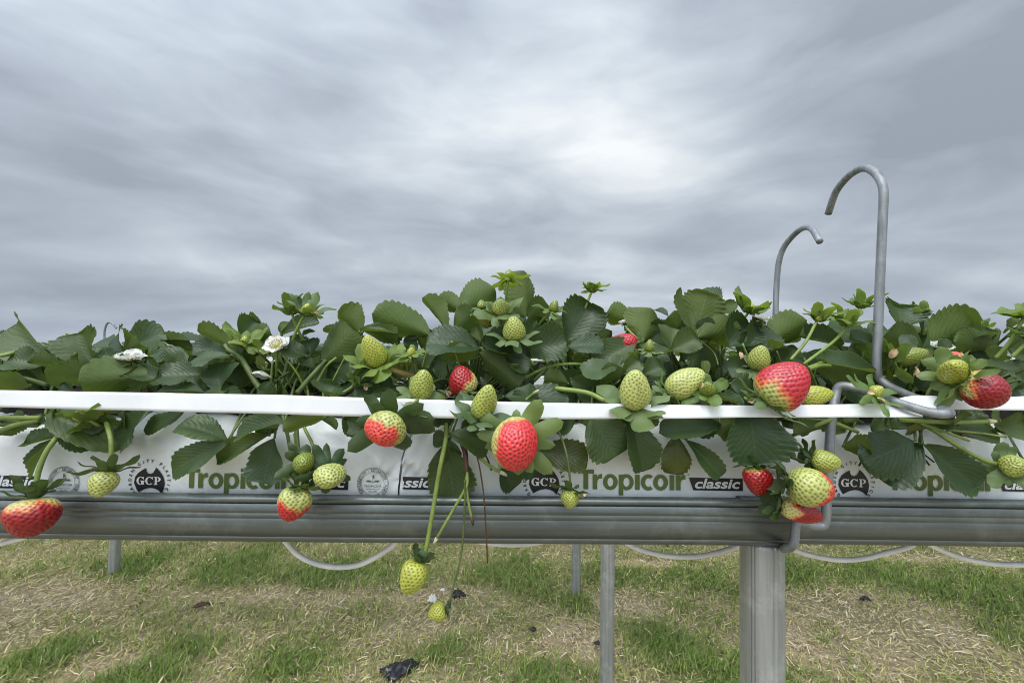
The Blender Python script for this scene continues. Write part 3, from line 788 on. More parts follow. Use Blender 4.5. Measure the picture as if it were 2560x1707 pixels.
# --- leaves of the left quarter (crop 1)
L = leaf
L(1, 500, 730, 110, 365, 430, (-.15, 1, .1), .415, .01, 42, .05)
L(1, 800, 735, 660, 440, 420, (.35, 1, .0), .425, 0, 42, .1)
L(1, 1045, 600, 1375, 440, 330, 'F', .44, .01, 22, .12)
L(1, 1040, 600, 955, 440, 260, 'FL', .445, .02, 25, .1)
L(1, 1060, 595, 1045, 405, 150, 'BL', .43, -.01, 55, .05)
L(1, 1050, 605, 1210, 520, 150, 'B', .43, -.02, 30, .1)
L(1, 960, 560, 830, 490, 180, 'UF', .47, .02, 20, .1)
L(1, 1740, 540, 1362, 462, 210, 'U', .45, .01, 30, .15)
L(1, 1650, 610, 1370, 470, 170, 'B', .455, 0, 30, .1)
L(1, 1995, 600, 1690, 415, 270, 'BL', .44, .02, 26, .1)
L(1, 1900, 590, 1620, 575, 210, 'UF', .42, -.02, 22, .25)
L(1, 1940, 625, 1595, 665, 230, 'U', .40, -.02, 22, .2)
L(1, 1740, 800, 1315, 785, 260, 'UF', .40, -.02, 22, .1)
L(1, 1740, 830, 1400, 880, 300, 'B', .415, 0, 15, .1)
L(1, 1840, 940, 1890, 690, 310, 'F', .385, .01, 25, .1)
L(1, 1720, 945, 1325, 905, 170, 'U', .385, -.01, 18, .1)
L(1, 1310, 805, 720, 835, 380, (0, -1, .2), .385, -.02, 32, .3)
L(1, 850, 815, 1115, 715, 220, 'F', .39, -.01, 22, .15)
L(1, 1080, 770, 1305, 810, 170, 'UF', .388, -.01, 18, .2)
L(1, 830, 800, 430, 795, 260, 'B', .395, -.01, 20, .2)
L(1, 350, 715, 50, 650, 250, 'UF', .40, -.01, 20, .2)
L(1, 490, 730, 250, 670, 160, 'B', .395, -.01, 20, .25)
L(1, 250, 880, -30, 850, 220, 'B', .39, -.01, 15, .2)
L(1, 170, 570, -30, 520, 200, 'F', .43, 0, 20, .1)
L(1, 330, 700, 330, 900, 260, 'F', .42, 0, 20, .1)
L(1, 1230, 560, 1130, 640, 150, 'F', .43, 0, 20, .1)
L(1, 2020, 470, 2150, 340, 220, 'FR', .45, .01, 22, .1)
L(1, 2030, 500, 2280, 440, 190, 'B', .45, 0, 22, .1)
L(1, 2040, 560, 2100, 700, 260, 'F', .45, 0, 22, .1)
L(1, 1950, 700, 2040, 900, 320, 'F', .43, 0, 22, .1)
L(1, 1200, 830, 1650, 900, 330, 'F', .43, 0, 22, .1)
# --- below the tape, left (crop 5)
L(5, 380, 120, 850, 240, 330, (0, .8, .9), .372, -.012, 30, .5)
L(5, 1255, 70, 955, 375, 330, (-.5, 1, .3), .374, -.003, 26, .1)
L(5, 1530, 100, 1180, 250, 150, 'F', .380, -.002, 15, .1)
L(5, 500, 280, 830, 380, 210, 'F', .378, -.006, 25, .1)
L(5, 480, 320, 185, 345, 190, (0, .6, 1), .378, -.008, 20, .3)
L(5, 450, 320, 225, 640, 190, (-.5, 1, .2), .374, -.006, 38, .1)
L(5, 1910, 340, 1525, 145, 270, (0, .7, .8), .370, -.012, 30, .35)
L(5, 1915, 362, 1385, 590, 250, (-.1, 1, .5), .368, -.012, 20, .2, teeth=11)
L(5, 2260, 300, 1795, 500, 190, (-.2, 1, .4), .374, -.008, 24, .2)
L(5, 2390, 190, 1962, 215, 290, (0, .75, 1), .366, -.014, 20, .45)
L(6, 290, 320, 180, 695, 330, (-.1, 1, .15), .372, -.010, 15, .08, teeth=8, shape=.66)
L(6, 720, 150, 375, 210, 170, 'B', .366, -.008, 25, .35)
L(6, 870, 150, 1010, 245, 150, 'F', .376, -.003, 20, .1)
L(6, 600, 110, 830, 220, 120, 'B', .38, 0, 20, .2)
L(6, 1750, 270, 2080, 390, 220, (.1, .7, .9), .368, -.006, 24, .35)
L(6, 1760, 330, 1620, 330, 150, 'F', .374, -.003, 25, .2)
L(6, 1720, 370, 1790, 830, 400, (-.1, 1, .1), .376, -.008, 14, .08, teeth=10)
L(6, 1730, 320, 1800, 500, 170, 'F', .372, 0, 25, .2)
L(6, 2190, 580, 2310, 735, 220, (.1, 1, .4), .374, -.004, 20, .3)
L(7, 330, 450, 470, 620, 220, 'F', .372, -.004, 22, .2)
L(7, 470, 430, 905, 500, 270, (.2, 1, .5), .376, -.006, 16, .1, mat=M_OLIVE)
L(7, 930, 130, 1150, 470, 400, (-.05, 1, .35), .370, -.012, 15, .15, teeth=10)
L(7, 1250, 130, 1400, 600, 330, (.25, 1, .2), .371, -.010, 28, .12, teeth=10)
L(7, 1660, 300, 1650, 625, 245, (0, 1, .3), .370, -.008, 10, .12, mat=M_OLIVE)
L(7, 1730, 335, 2035, 640, 215, (-.1, 1, .4), .371, -.009, 40, .12)
L(7, 2010, 220, 1535, 235, 230, (0, .85, .7), .364, -.010, 18, .2)
L(7, 2160, 150, 1990, 300, 190, 'BL', .37, -.004, 20, .2)
L(7, 800, 130, 620, 240, 180, 'F', .38, 0, 20, .1)
L(8, 30, 60, 130, 545, 520, (0, 1, .3), .362, -.016, 14, .14, teeth=11)
L(8, 700, 230, 375, 250, 170, (0, -1, .3), .366, -.008, 30, .2)
L(8, 830, 390, 1045, 380, 260, (-.3, -1, .3), .368, -.008, 28, .3)
L(8, 1440, 340, 1040, 520, 370, (-.05, 1, .35), .364, -.012, 12, .12, teeth=10, shape=.55)
L(8, 1470, 380, 1130, 640, 330, (0, 1, .3), .369, -.006, 14, .1)
L(8, 1500, 370, 1990, 735, 330, (-.1, 1, .35), .366, -.010, 26, .12, teeth=11)
L(8, 1750, 240, 2210, 290, 170, 'F', .372, -.004, 22, .2)
L(8, 2080, 250, 2400, 200, 230, 'F', .372, -.006, 20, .2)
L(8, 1500, 240, 1350, 250, 120, 'BL', .37, 0, 20, .2, mat=M_OLIVE)
L(8, 1900, 120, 1720, 200, 180, 'B', .365, -.006, 22, .2)
L(8, 900, 200, 700, 150, 180, 'F', .38, 0, 22, .1)
L(8, 2330, 480, 2250, 690, 150, 'F', .37, 0, 20, .1)
# --- above the tape, centre left (crop 2)
L(2, 690, 800, 960, 555, 400, (.2, -1, .25), .420, .01, 24, .06, teeth=10)
L(2, 1030, 600, 860, 400, 290, 'B', .455, .015, 22, .1)
L(2, 1010, 560, 1320, 540, 150, 'U', .44, 0, 24, .2)
L(2, 1040, 560, 1330, 620, 200, 'B', .445, 0, 24, .1)
L(2, 1210, 570, 1370, 560, 220, 'B', .46, .01, 26, .1)
L(2, 1200, 480, 1360, 600, 180, 'BR', .465, .01, 26, .1)
L(2, 920, 545, 710, 550, 90, 'B', .46, .01, 26, .1)
L(2, 1590, 600, 1125, 410, 330, (-.15, -1, .45), .445, 0, 26, .1, teeth=10)
L(2, 1730, 560, 1560, 275, 240, 'BL', .465, .01, 36, .1)
L(2, 1860, 385, 2130, 210, 340, (.1, -1, .35), .465, .02, 15, .08, teeth=10)
L(2, 1855, 390, 1670, 300, 200, 'B', .47, .02, 24, .1)
L(2, 1800, 560, 1980, 400, 260, 'B', .455, 0, 24, .1)
L(2, 2020, 700, 1565, 640, 330, (0, .8, .6), .405, -.01, 22, .12, teeth=10)
L(2, 2030, 760, 1720, 730, 190, 'B', .408, -.005, 18, .2)
L(2, 1640, 590, 1400, 600, 130, 'UF', .46, 0, 20, .2)
L(2, 1480, 600, 1420, 700, 150, 'F', .455, 0, 20, .2)
L(2, 560, 770, 360, 700, 200, 'UF', .41, -.01, 22, .15)
L(2, 600, 760, 560, 640, 200, (.3, 1, .3), .42, 0, 24, .15)
L(2, 620, 870, 600, 770, 190, 'F', .415, 0, 28, .1)
L(2, 350, 590, 660, 480, 190, 'UF', .455, .01, 26, .1)
L(2, 340, 600, 350, 500, 150, 'B', .46, .01, 26, .1)
L(2, 520, 610, 620, 555, 80, 'UF', .45, .01, 26, .1)
L(2, 230, 560, 90, 470, 190, 'FL', .46, .01, 26, .1)
L(2, 330, 700, 560, 730, 260, 'F', .45, 0, 22, .1)
L(2, 720, 1010, 900, 800, 300, 'F', .43, 0, 22, .1)
L(2, 960, 880, 780, 1010, 280, 'F', .43, 0, 22, .1)
L(2, 1250, 1080, 950, 1060, 180, 'UF', .39, -.01, 20, .2)
L(2, 1330, 1090, 1060, 1105, 160, 'UF', .385, -.01, 20, .2)
L(2, 200, 1000, 400, 900, 260, 'F', .45, 0, 22, .1)
L(2, 1230, 900, 1210, 1070, 150, 'F', .42, 0, 22, .1)
L(2, 1600, 800, 1780, 880, 260, 'F', .45, 0, 22, .1)
# --- centre right (crop 3)
L(3, -20, 740, 350, 1010, 320, (-.3, -.8, .5), .405, -.01, 22, .1, teeth=10)
L(3, 410, 800, 25, 650, 290, (-.1, .8, .6), .41, -.012, 24, .1)
L(3, 215, 800, 405, 880, 190, (0, .9, .7), .40, -.012, 22, .2)
L(3, 370, 735, 728, 640, 330, (.15, 1, .35), .415, -.008, 20, .12, teeth=10)
L(3, 380, 730, 560, 480, 260, 'F', .43, .01, 20, .1)
L(3, 385, 445, 355, 62, 330, (-.55, -.9, .2), .45, .02, 22, .05, teeth=12)
L(3, 400, 460, 560, 330, 240, 'B', .46, 0, 22, .1)
L(3, 730, 660, 930, 345, 380, (.12, 1, .3), .43, .012, 16, .1, teeth=11)
L(3, 720, 700, 1040, 650, 210, (0, .85, .6), .415, -.008, 20, .15)
L(3, 950, 480, 1060, 480, 170, 'B', .46, 0, 20, .1)
L(3, 640, 700, 780, 720, 150, 'B', .42, 0, 25, .3)
L(3, 1310, 650, 990, 815, 250, (-.2, 1, .4), .43, -.01, 18, .1)
L(3, 1365, 650, 1430, 370, 380, (.0, -1, .35), .44, .012, 22, .06, teeth=10)
L(3, 1250, 490, 1065, 405, 230, 'B', .465, .01, 24, .1)
L(3, 1350, 610, 1560, 600, 260, 'F', .455, 0, 24, .1)
L(3, 1805, 600, 1655, 205, 190, (-.75, -.8, .1), .44, .0, 32, .04)
L(3, 1800, 600, 1900, 250, 370, (.25, -1, .3), .445, .012, 20, .05, teeth=11)
L(3, 1810, 620, 2190, 545, 290, 'B', .44, -.005, 22, .1, teeth=10)
L(3, 1775, 605, 1580, 440, 230, 'BL', .455, .01, 22, .1)
L(3, 1600, 725, 1630, 530, 300, (.1, 1, .3), .425, .008, 24, .1)
L(3, 1605, 725, 1830, 615, 230, (.1, .9, .5), .42, -.006, 22, .12)
L(3, 1610, 735, 1450, 755, 160, 'U', .42, -.01, 18, .12)
L(3, 2010, 375, 1860, 200, 230, (0, 1, .4), .48, .02, 22, .1)
L(3, 1580, 440, 1470, 375, 120, 'U', .47, .01, 22, .1)
L(3, 2050, 700, 2230, 490, 330, (-.1, 1, .3), .425, .01, 18, .1, teeth=10)
L(3, 1850, 650, 1900, 900, 320, 'F', .45, 0, 18, .1)
L(3, 1150, 860, 865, 895, 230, (0, .75, .7), .395, -.012, 18, .15)
L(3, 1230, 900, 1000, 960, 220, 'B', .40, -.006, 18, .1)
L(3, 1190, 920, 1335, 800, 170, (.1, .9, .5), .40, 0, 30, .1)
L(3, 1370, 930, 1535, 860, 200, (.1, .9, .5), .40, -.004, 25, .1)
L(3, 200, 1110, 745, 1150, 300, (0, .6, 1), .385, -.012, 14, .12, teeth=10)
L(3, 740, 1000, 540, 960, 190, 'B', .40, 0, 22, .1)
L(3, 560, 960, 920, 1040, 260, 'F', .42, 0, 20, .1)
L(3, 760, 960, 1000, 1110, 300, 'F', .405, 0, 25, .1)
L(3, 1560, 820, 1700, 1000, 260, 'F', .45, 0, 22, .1)
L(3, 1100, 560, 1010, 640, 190, 'B', .45, 0, 22, .1)
L(3, 600, 440, 660, 520, 180, 'B', .47, 0, 22, .1)
L(3, 2120, 420, 2050, 330, 180, 'B', .47, .01, 22, .1)
L(3, 2260, 870, 2080, 870, 200, 'F', .40, 0, 20, .1)
L(3, 2100, 1000, 2300, 1060, 260, 'F', .385, 0, 20, .2)
L(3, 2000, 1130, 2230, 1170, 190, 'U', .375, -.006, 20, .2)
L(3, 1900, 1130, 1700, 1150, 180, 'U', .375, -.004, 20, .2)
# --- right quarter (crop 4)
L(4, 20, 720, 190, 500, 340, (.1, 1, .3), .42, .01, 18, .1, teeth=10)
L(4, 205, 665, 510, 470, 290, (.15, -1, .4), .435, .005, 24, .08, teeth=10)
L(4, 300, 660, 480, 560, 200, 'B', .45, 0, 22, .1)
L(4, 800, 700, 480, 590, 230, 'UF', .425, -.006, 24, .1)
L(4, 1085, 690, 735, 512, 250, (0, .85, .5), .43, .0, 26, .12)
L(4, 1080, 660, 900, 620, 170, 'UF', .42, -.01, 26, .12)
L(4, 1075, 800, 900, 690, 260, 'B', .43, 0, 26, .1)
L(4, 1310, 540, 1310, 340, 330, (-.1, 1, .4), .455, .012, 16, .1)
L(4, 1490, 560, 1440, 330, 200, 'FR', .46, .012, 20, .1)
L(4, 1500, 700, 1880, 480, 400, (.1, -1, .35), .435, .008, 18, .06, teeth=11)
L(4, 1490, 700, 1180, 570, 270, (-.1, -1, .4), .43, 0, 22, .1)
L(4, 2170, 715, 1725, 640, 260, (0, -1, .4), .43, -.006, 20, .1)
L(4, 2120, 590, 1780, 600, 200, 'U', .44, -.006, 20, .12)
L(4, 2140, 690, 2050, 590, 200, 'B', .45, 0, 20, .1)
L(4, 1090, 905, 668, 785, 200, (0, .75, .7), .385, -.012, 20, .12)
L(4, 980, 800, 860, 750, 150, 'B', .41, 0, 20, .1)
L(4, 1870, 850, 2295, 835, 150, (0, .6, .8), .40, -.006, 20, .12)
L(4, 590, 860, 1090, 930, 230, 'B', .40, 0, 12, .1)
L(4, 2350, 760, 2200, 690, 250, 'F', .45, 0, 22, .1)
L(4, 2200, 820, 2420, 1020, 360, 'F', .44, 0, 22, .1)
L(4, 1600, 900, 1500, 1060, 330, 'F', .43, 0, 22, .1)
L(4, 1900, 760, 1760, 900, 260, 'F', .44, 0, 22, .1)
L(4, 700, 900, 900, 1110, 330, 'F', .42, 0, 22, .1)
L(4, 1180, 960, 1350, 1080, 260, 'F', .43, 0, 22, .1)
L(4, 400, 680, 330, 860, 260, 'F', .44, 0, 22, .1)
L(4, 200, 640, 290, 830, 200, 'F', .43, 0, 22, .1)
L(4, 2350, 480, 2190, 540, 140, 'B', .41, 0, 22, .1)
L(4, 2370, 600, 2240, 560, 120, 'B', .41, 0, 22, .1)
L(4, 1020, 600, 1190, 520, 180, 'F', .46, 0, 22, .1)

# --- filler leaves deeper in the plants, kept below the skyline of the row
SKY = [(-600, 850), (0, 872), (60, 850), (230, 862), (330, 846), (420, 880), (520, 858), (650, 835), (770, 850), (860, 820), (1000, 850), (1080, 800), (1200, 770), (1330, 770), (1400, 800), (1480, 820), (1560, 820), (1680, 770), (1790, 790),
       (1900, 810), (1990, 870), (2060, 870), (2140, 850), (2260, 790), (2400, 830), (2500, 860), (3200, 850)]
def filler(n, x0, x1, Y0, Y1, w0, w1):
    for _ in range(n):
        px = random.uniform(x0, x1); Y = random.uniform(Y0, Y1)
        top = np.interp(px, [s_[0] for s_ in SKY], [s_[1] for s_ in SKY]) + 6
        ty = random.uniform(top, top + 70); bx = px + random.uniform(-45, 45); by = ty + random.uniform(35, 75)
        B = at(bx, by, Y)
        if B.z < 1.085: continue
        leaf(0, bx, by, px, ty, random.uniform(w0, w1) * S, random.choice(['F', 'F', 'B', 'UF', 'FL', 'FR', 'UL', 'UR']), Y, random.uniform(-.02, .02), random.uniform(12, 30), random.uniform(.05, .2))
filler(110, -60, 2620, .46, .60, 50, 95)
filler(70, -60, 2620, .40, .50, 28, 55)
filler(40, -500, 3060, .48, .66, 45, 80)
for k in range(110):
    px = random.uniform(-60, 2620); Y = random.uniform(.43, .62)
    leaf(0, px + random.uniform(-30, 30), random.uniform(950, 1000), px, random.uniform(890, 950), random.uniform(60, 100) * S, random.choice(['F', 'F', 'FL', 'FR', 'UF']), Y, random.uniform(-.01, .02), 20, .15, stalk=random.random() < .5)
# dark low leaves just behind the tape
for k in range(46):
    px = -40 + k * 58 + random.uniform(-20, 20); Y = random.uniform(.385, .43)
    leaf(0, px + random.uniform(-30, 30), random.uniform(955, 990), px, random.uniform(985, 1020), random.uniform(55, 85) * S, random.choice(['F', 'UF', 'FL', 'FR']), Y, -.01, 20, .2, stalk=False)

def stalk(k, pts, r0, r1=None, mat=M_DSTEM, name='stalk', tip=None):
    path = smooth_path([P(*p) for p in pts], 6)
    g = tube_geo(path, r0 * .8, (r1 or r0) * .8, sides=8)
    o = mk(name, g[0], g[1], mat, CROWN[k])
    if tip:
        d = (path[-1] - path[-2]).normalized()
        g = tube_geo([path[-1] - d * .0005, path[-1] + d * .0035, path[-1] + d * .006], (r1 or r0) * 1.12, (r1 or r0) * .6, sides=7)
        mk('cut_end', g[0], g[1], tip, o)
# young bright leaflets and thin stalks rising through the canopy
M_YOUNG = leaf_mat('young_leaf_green', (.070, .120, .036), (.105, .155, .042), .38)
for k in range(46):
    px = random.uniform(-20, 2580); Y = random.uniform(.395, .47)
    top = np.interp(px, [s_[0] for s_ in SKY], [s_[1] for s_ in SKY])
    ty = random.uniform(top - 2, 960)
    leaf(0, px + random.uniform(-22, 22), ty + random.uniform(22, 40), px, ty, random.uniform(20, 40) * S, random.choice(['B', 'BL', 'BR', 'F', 'UF', 'U']), Y, random.uniform(-.01, .01), random.uniform(25, 50), .15, mat=M_YOUNG, teeth=7)
for k in range(60):
    px = random.uniform(0, 2560); Y = random.uniform(.395, .45); kk = crown_for(px)
    top = np.interp(px, [s_[0] for s_ in SKY], [s_[1] for s_ in SKY])
    bx = px + random.uniform(-80, 80); ty = random.uniform(top + 25, 930)
    stalk(kk, [(0, bx, 1000, Y + .02), (0, (bx * .6 + px * .4), (ty + 1000) / 2 + random.uniform(-6, 10), Y + .005), (0, px, ty, Y)], random.uniform(.0012, .0022), .0011, random.choice([M_STEM, M_DSTEM]))

# leaves tucked under the tape over the shoulder of the bag
for x0, x1, n_ in ((-60, 340, 9), (640, 720, 2), (880, 1010, 4), (1030, 1300, 7), (1300, 2000, 15), (2000, 2600, 14)):
    for k in range(n_):
        px = x0 + (x1 - x0) * (k + random.uniform(.2, .8)) / n_
        leaf(0, px + random.uniform(-35, 35), random.uniform(1015, 1040), px, random.uniform(1052, 1090), random.uniform(38, 70) * S, random.choice(['F', 'UF', 'FL', 'FR', 'B']), random.uniform(.374, .386), -.008, 24, .25, stalk=random.random() < .4)

# visible thick stalks and cut stubs: parts of the plants
st = stalk
st('c', [(2, 190, 1070, .40), (2, 120, 980, .405), (2, 0, 780, .415), (1, 1920, 590, .42), (1, 1890, 545, .425)], .0038, .0026)
st('c', [(2, 330, 1065, .41), (2, 370, 930, .415), (2, 410, 800, .42)], .0026, .0022)
st('c', [(2, 480, 1085, .40), (2, 600, 940, .405), (2, 720, 805, .415)], .0034, .0024)
st('c', [(2, 640, 1000, .41), (2, 720, 860, .415), (2, 810, 785, .42)], .0018, .0018, M_STEM)
st('c', [(2, 760, 1105, .375), (2, 880, 1070, .38), (2, 970, 1010, .39)], .0020, .0016, M_STEM)
st('d', [(3, 450, 980, .41), (3, 560, 870, .41), (3, 640, 765, .415)], .0026, .002)
st('d', [(3, 545, 965, .41), (3, 610, 860, .41), (3, 650, 780, .415), (3, 720, 720, .42)], .0026, .002)
st('d', [(3, 370, 960, .41), (3, 540, 875, .41), (3, 700, 840, .41), (3, 880, 840, .415)], .0022, .0018, M_STEM)
st('d', [(3, 280, 870, .42), (3, 380, 990, .42)], .0022)
st('d', [(3, 400, 830, .42), (3, 480, 960, .42)], .0022)
st('d', [(3, 960, 830, .43), (3, 1000, 760, .435)], .002)
st('d', [(3, 365, 1160, .38), (3, 410, 1120, .378), (3, 455, 1085, .374)], .0017, .0017, M_STEM, 'cut_stalk', M_CUT)
st('f', [(3, 1790, 600, .445), (3, 1770, 700, .45), (3, 1760, 860, .46)], .0026)
st('f', [(3, 1840, 640, .44), (3, 1960, 740, .44), (3, 2000, 850, .43)], .0012)
# stubs and runners hanging in front of the bag and gutter
st('d', [(6, 1860, 340, .375), (6, 1890, 440, .366), (6, 1900, 560, .362), (6, 1905, 640, .361)], .0038, .0018, M_BROWN)
st('d', [(6, 1905, 600, .361), (6, 1900, 720, .359), (6, 1800, 900, .357), (6, 1650, 1160, .355)], .0017, .0016, M_STEM, 'cut_stalk', M_CUT)
st('d', [(6, 1900, 600, .362), (6, 1905, 780, .360), (6, 1945, 990, .357)], .0017, .0015, M_STEM, 'cut_stalk', M_BROWN)
st('d', [(6, 1960, 370, .37), (6, 2010, 560, .36), (6, 2045, 800, .358), (6, 2065, 1100, .357), (6, 2078, 1365, .357)], .0009, .0008, M_BROWN, 'dead_runner')
st('d', [(6, 1900, 350, .374), (6, 2000, 470, .366), (6, 2110, 560, .362), (6, 2190, 605, .36)], .0019, .0017, M_STEM, 'cut_stalk', M_CUT)
st('d', [(6, 2020, 390, .376), (6, 2080, 500, .374), (6, 2110, 590, .373)], .001, .001, M_BROWN)
st('g', [(8, 1300, 165, .37), (8, 1700, 185, .364), (8, 2050, 178, .36)], .0026, .0024, M_STEM, 'cut_stalk', M_CUT)
st('g', [(8, 1480, 200, .372), (8, 1700, 270, .366), (8, 1890, 340, .363)], .0018, .0014, M_STEM)
st('g', [(8, 1700, 250, .372), (8, 2000, 280, .368), (8, 2200, 310, .366)], .0014, .0012, M_STEM)
st('g', [(8, 1820, 290, .37), (8, 1950, 320, .368), (8, 2060, 345, .368)], .0011, .0011, M_BROWN)
st('g', [(8, 1470, 430, .374), (8, 1555, 545, .372)], .001, .001, M_BROWN)
st('g', [(8, 1480, 430, .374), (8, 1595, 520, .372)], .0009, .0009, M_BROWN)
st('g', [(8, 1005, 480, .374), (8, 965, 550, .371)], .001, .001, M_BROWN)
st('g', [(4, 920, 850, .40), (4, 1160, 850, .40), (4, 1300, 840, .41)], .0024, .0022, M_STEM)
st('g', [(4, 1150, 950, .41), (4, 1320, 935, .41)], .0018, .0018, M_STEM)
st('f', [(4, 540, 870, .39), (4, 640, 830, .395), (4, 730, 790, .40)], .0022, .0022, M_STEM)
st('f', [(4, 545, 880, .39), (4, 640, 855, .392), (4, 720, 855, .395)], .0028, .0024, M_STEM)
st('f', [(8, 390, 305, .362), (8, 560, 230, .364), (8, 740, 160, .366)], .0022, .0022, M_STEM)
st('f', [(8, 330, 150, .372), (8, 640, 170, .37), (8, 760, 190, .369), (8, 960, 270, .366)], .0022, .002, M_STEM)
st('a', [(5, -60, 150, .37), (5, 150, 150, .368), (5, 340, 150, .37)], .0030, .0026, M_STEM)
st('a', [(5, -60, 280, .366), (5, 120, 210, .367), (5, 330, 170, .37)], .0026, .0026, M_STEM)
st('a', [(5, -60, 210, .372), (5, 120, 200, .37), (5, 330, 190, .373)], .0024, .0024)
st('a', [(1, -40, 640, .39), (1, 60, 625, .392), (1, 130, 605, .40)], .0024, .0024, M_STEM)
st('a', [(1, -40, 790, .385), (1, 150, 810, .39), (1, 400, 880, .40)], .003, .0026)
st('c', [(6, 360, 130, .385), (6, 400, 300, .375), (6, 420, 420, .372)], .0024, .0016)
st('c', [(6, 470, 200, .378), (6, 480, 330, .372), (6, 490, 430, .368)], .0026, .0022)
st('e', [(3, 1120, 860, .42), (3, 1250, 700, .43), (3, 1350, 650, .435)], .002)

# ------------------------------------------------------------------ berries, buds and flowers
COLS = {'pale': ((.47, .51, .15), (.10, .10, .014)), 'green': ((.37, .42, .085), (.085, .095, .012)), 'dark': ((.22, .27, .04), (.045, .06, .006)),
        'white': ((.60, .56, .20), (.22, .13, .03)), 'yellow': ((.42, .45, .065), (.10, .10, .012))}
def berry_geo(A, T, W, W2, base, ripe, red, seeds, seed, shape=(.70, .72), lump=.05, dimple=1.0, res=(54, 84)):
    A, T = Vector(A), Vector(T); ax = T - A; L_ = ax.length; ax.normalize()
    u = Vector((1, 0, 0)) - ax * ax.x
    if u.length < .35: u = Vector((0, 0, 1)) - ax * ax.z
    u.normalize(); v_ = ax.cross(u)
    rg = np.random.default_rng(seed)
    nr, ncl = res
    tt = (1 - np.cos(np.linspace(0, np.pi, nr))) / 2
    a_, b_ = shape; b_ = b_ - .08
    rad = np.power(np.maximum(np.sin(np.pi * np.power(tt, a_)), 0), b_)
    th = np.linspace(0, 2 * np.pi, ncl, endpoint=False)
    def pos(t_, th_):
        r_ = np.power(np.maximum(np.sin(np.pi * np.power(t_, a_)), 0), b_)
        k = 1 + lump * (np.sin(2 * th_ + ph[0]) * .8 + np.sin(3 * th_ + ph[1] + 3 * t_) * .6 + np.sin(5 * t_ + th_ + ph[2]) * .6)
        return np.stack([r_ * k * np.cos(th_) * W / 2, r_ * k * np.sin(th_) * W2 / 2, t_ * L_], -1)
    ph = rg.uniform(0, 6.28, 4)
    Tg, Hg = np.meshgrid(tt, th, indexing='ij')
    X = pos(Tg, Hg)
    # seeds on an even spiral by area
    area = np.cumsum(rad * np.sqrt(np.gradient(tt) ** 2 + (np.gradient(rad) * W / 2 / max(L_, 1e-5)) ** 2 + 1e-9)); area = (area - area[0]) / (area[-1] - area[0])
    seeds = int(seeds * 1.4)
    k = np.arange(seeds); ts = np.interp((k + .5) / seeds, area, tt); hs = (k * 2.39996 + ph[3]) % (2 * np.pi)
    ts = np.clip(ts + rg.normal(0, .006, seeds), 0, 1); hs = hs + rg.normal(0, .045, seeds)
    Sp = pos(ts, hs)
    Vf = X.reshape(-1, 3)
    dist = np.empty(len(Vf)); 
    for i in range(0, len(Vf), 1500):
        dist[i:i + 1500] = np.sqrt(((Vf[i:i + 1500, None, :] - Sp[None]) ** 2).sum(-1).min(1))
    sa = math.sqrt(4 * math.pi * (W / 2) * (W2 / 2) * .8 / seeds)   # spacing
    dn = dist / sa
    dep = np.exp(-(dn / .34) ** 2)
    nrm = Vf / np.array([max(W / 2, 1e-6), max(W2 / 2, 1e-6), L_]) - np.array([0, 0, .45])
    nrm = nrm / (np.linalg.norm(nrm, axis=1, keepdims=True) + 1e-9)
    Vf = Vf - nrm * (dep * sa * .32 * dimple)[:, None]
    ctr = Tg.reshape(-1)
    bas, sed = COLS[base]
    bas, sed = np.array(bas), np.array(sed)
    n_ = .09 * np.sin(Hg * 3 + ph[0] + 4 * Tg).reshape(-1) + .04 * np.sin(Hg * 7 + ph[2]).reshape(-1)
    cl = np.tile(bas, (len(Vf), 1)) * (1 + .8 * n_[:, None])
    sc = np.tile(sed, (len(Vf), 1))
    if ripe is not None:
        thr, soft, side = ripe
        wp = Vf[:, 0:1] * np.array(u)[None] / (W / 2) + Vf[:, 1:2] * np.array(v_)[None] / (W2 / 2)
        val = ctr + wp @ np.array([side[0], -side[1], side[2]]) - thr + n_ + rg.normal(0, .015, len(Vf))
        f = np.clip(val / soft + .5, 0, 1)[:, None]; f = f * f * (3 - 2 * f)
        pink = np.array([.76, .19, .065]); redc = np.array(red)
        c2 = np.where(f < .5, bas + (pink - bas) * (f * 2), pink + (redc - pink) * (f * 2 - 1))
        cl = cl * (1 - f) + c2 * f if False else c2 * (1 + .5 * n_[:, None])
        sc = sc * (1 - f) + redc * .22 * f
    sw = np.exp(-(dn / .30) ** 2)[:, None]
    cl = cl * (1 - .97 * sw) + sc * .97 * sw
    Wd = np.array(A) + Vf[:, 0:1] * np.array(u) + Vf[:, 1:2] * np.array(v_) + Vf[:, 2:3] * np.array(ax)
    Fc = grid_faces(nr, ncl, True)
    return Wd, Fc, np.clip(cl, 0, 1)

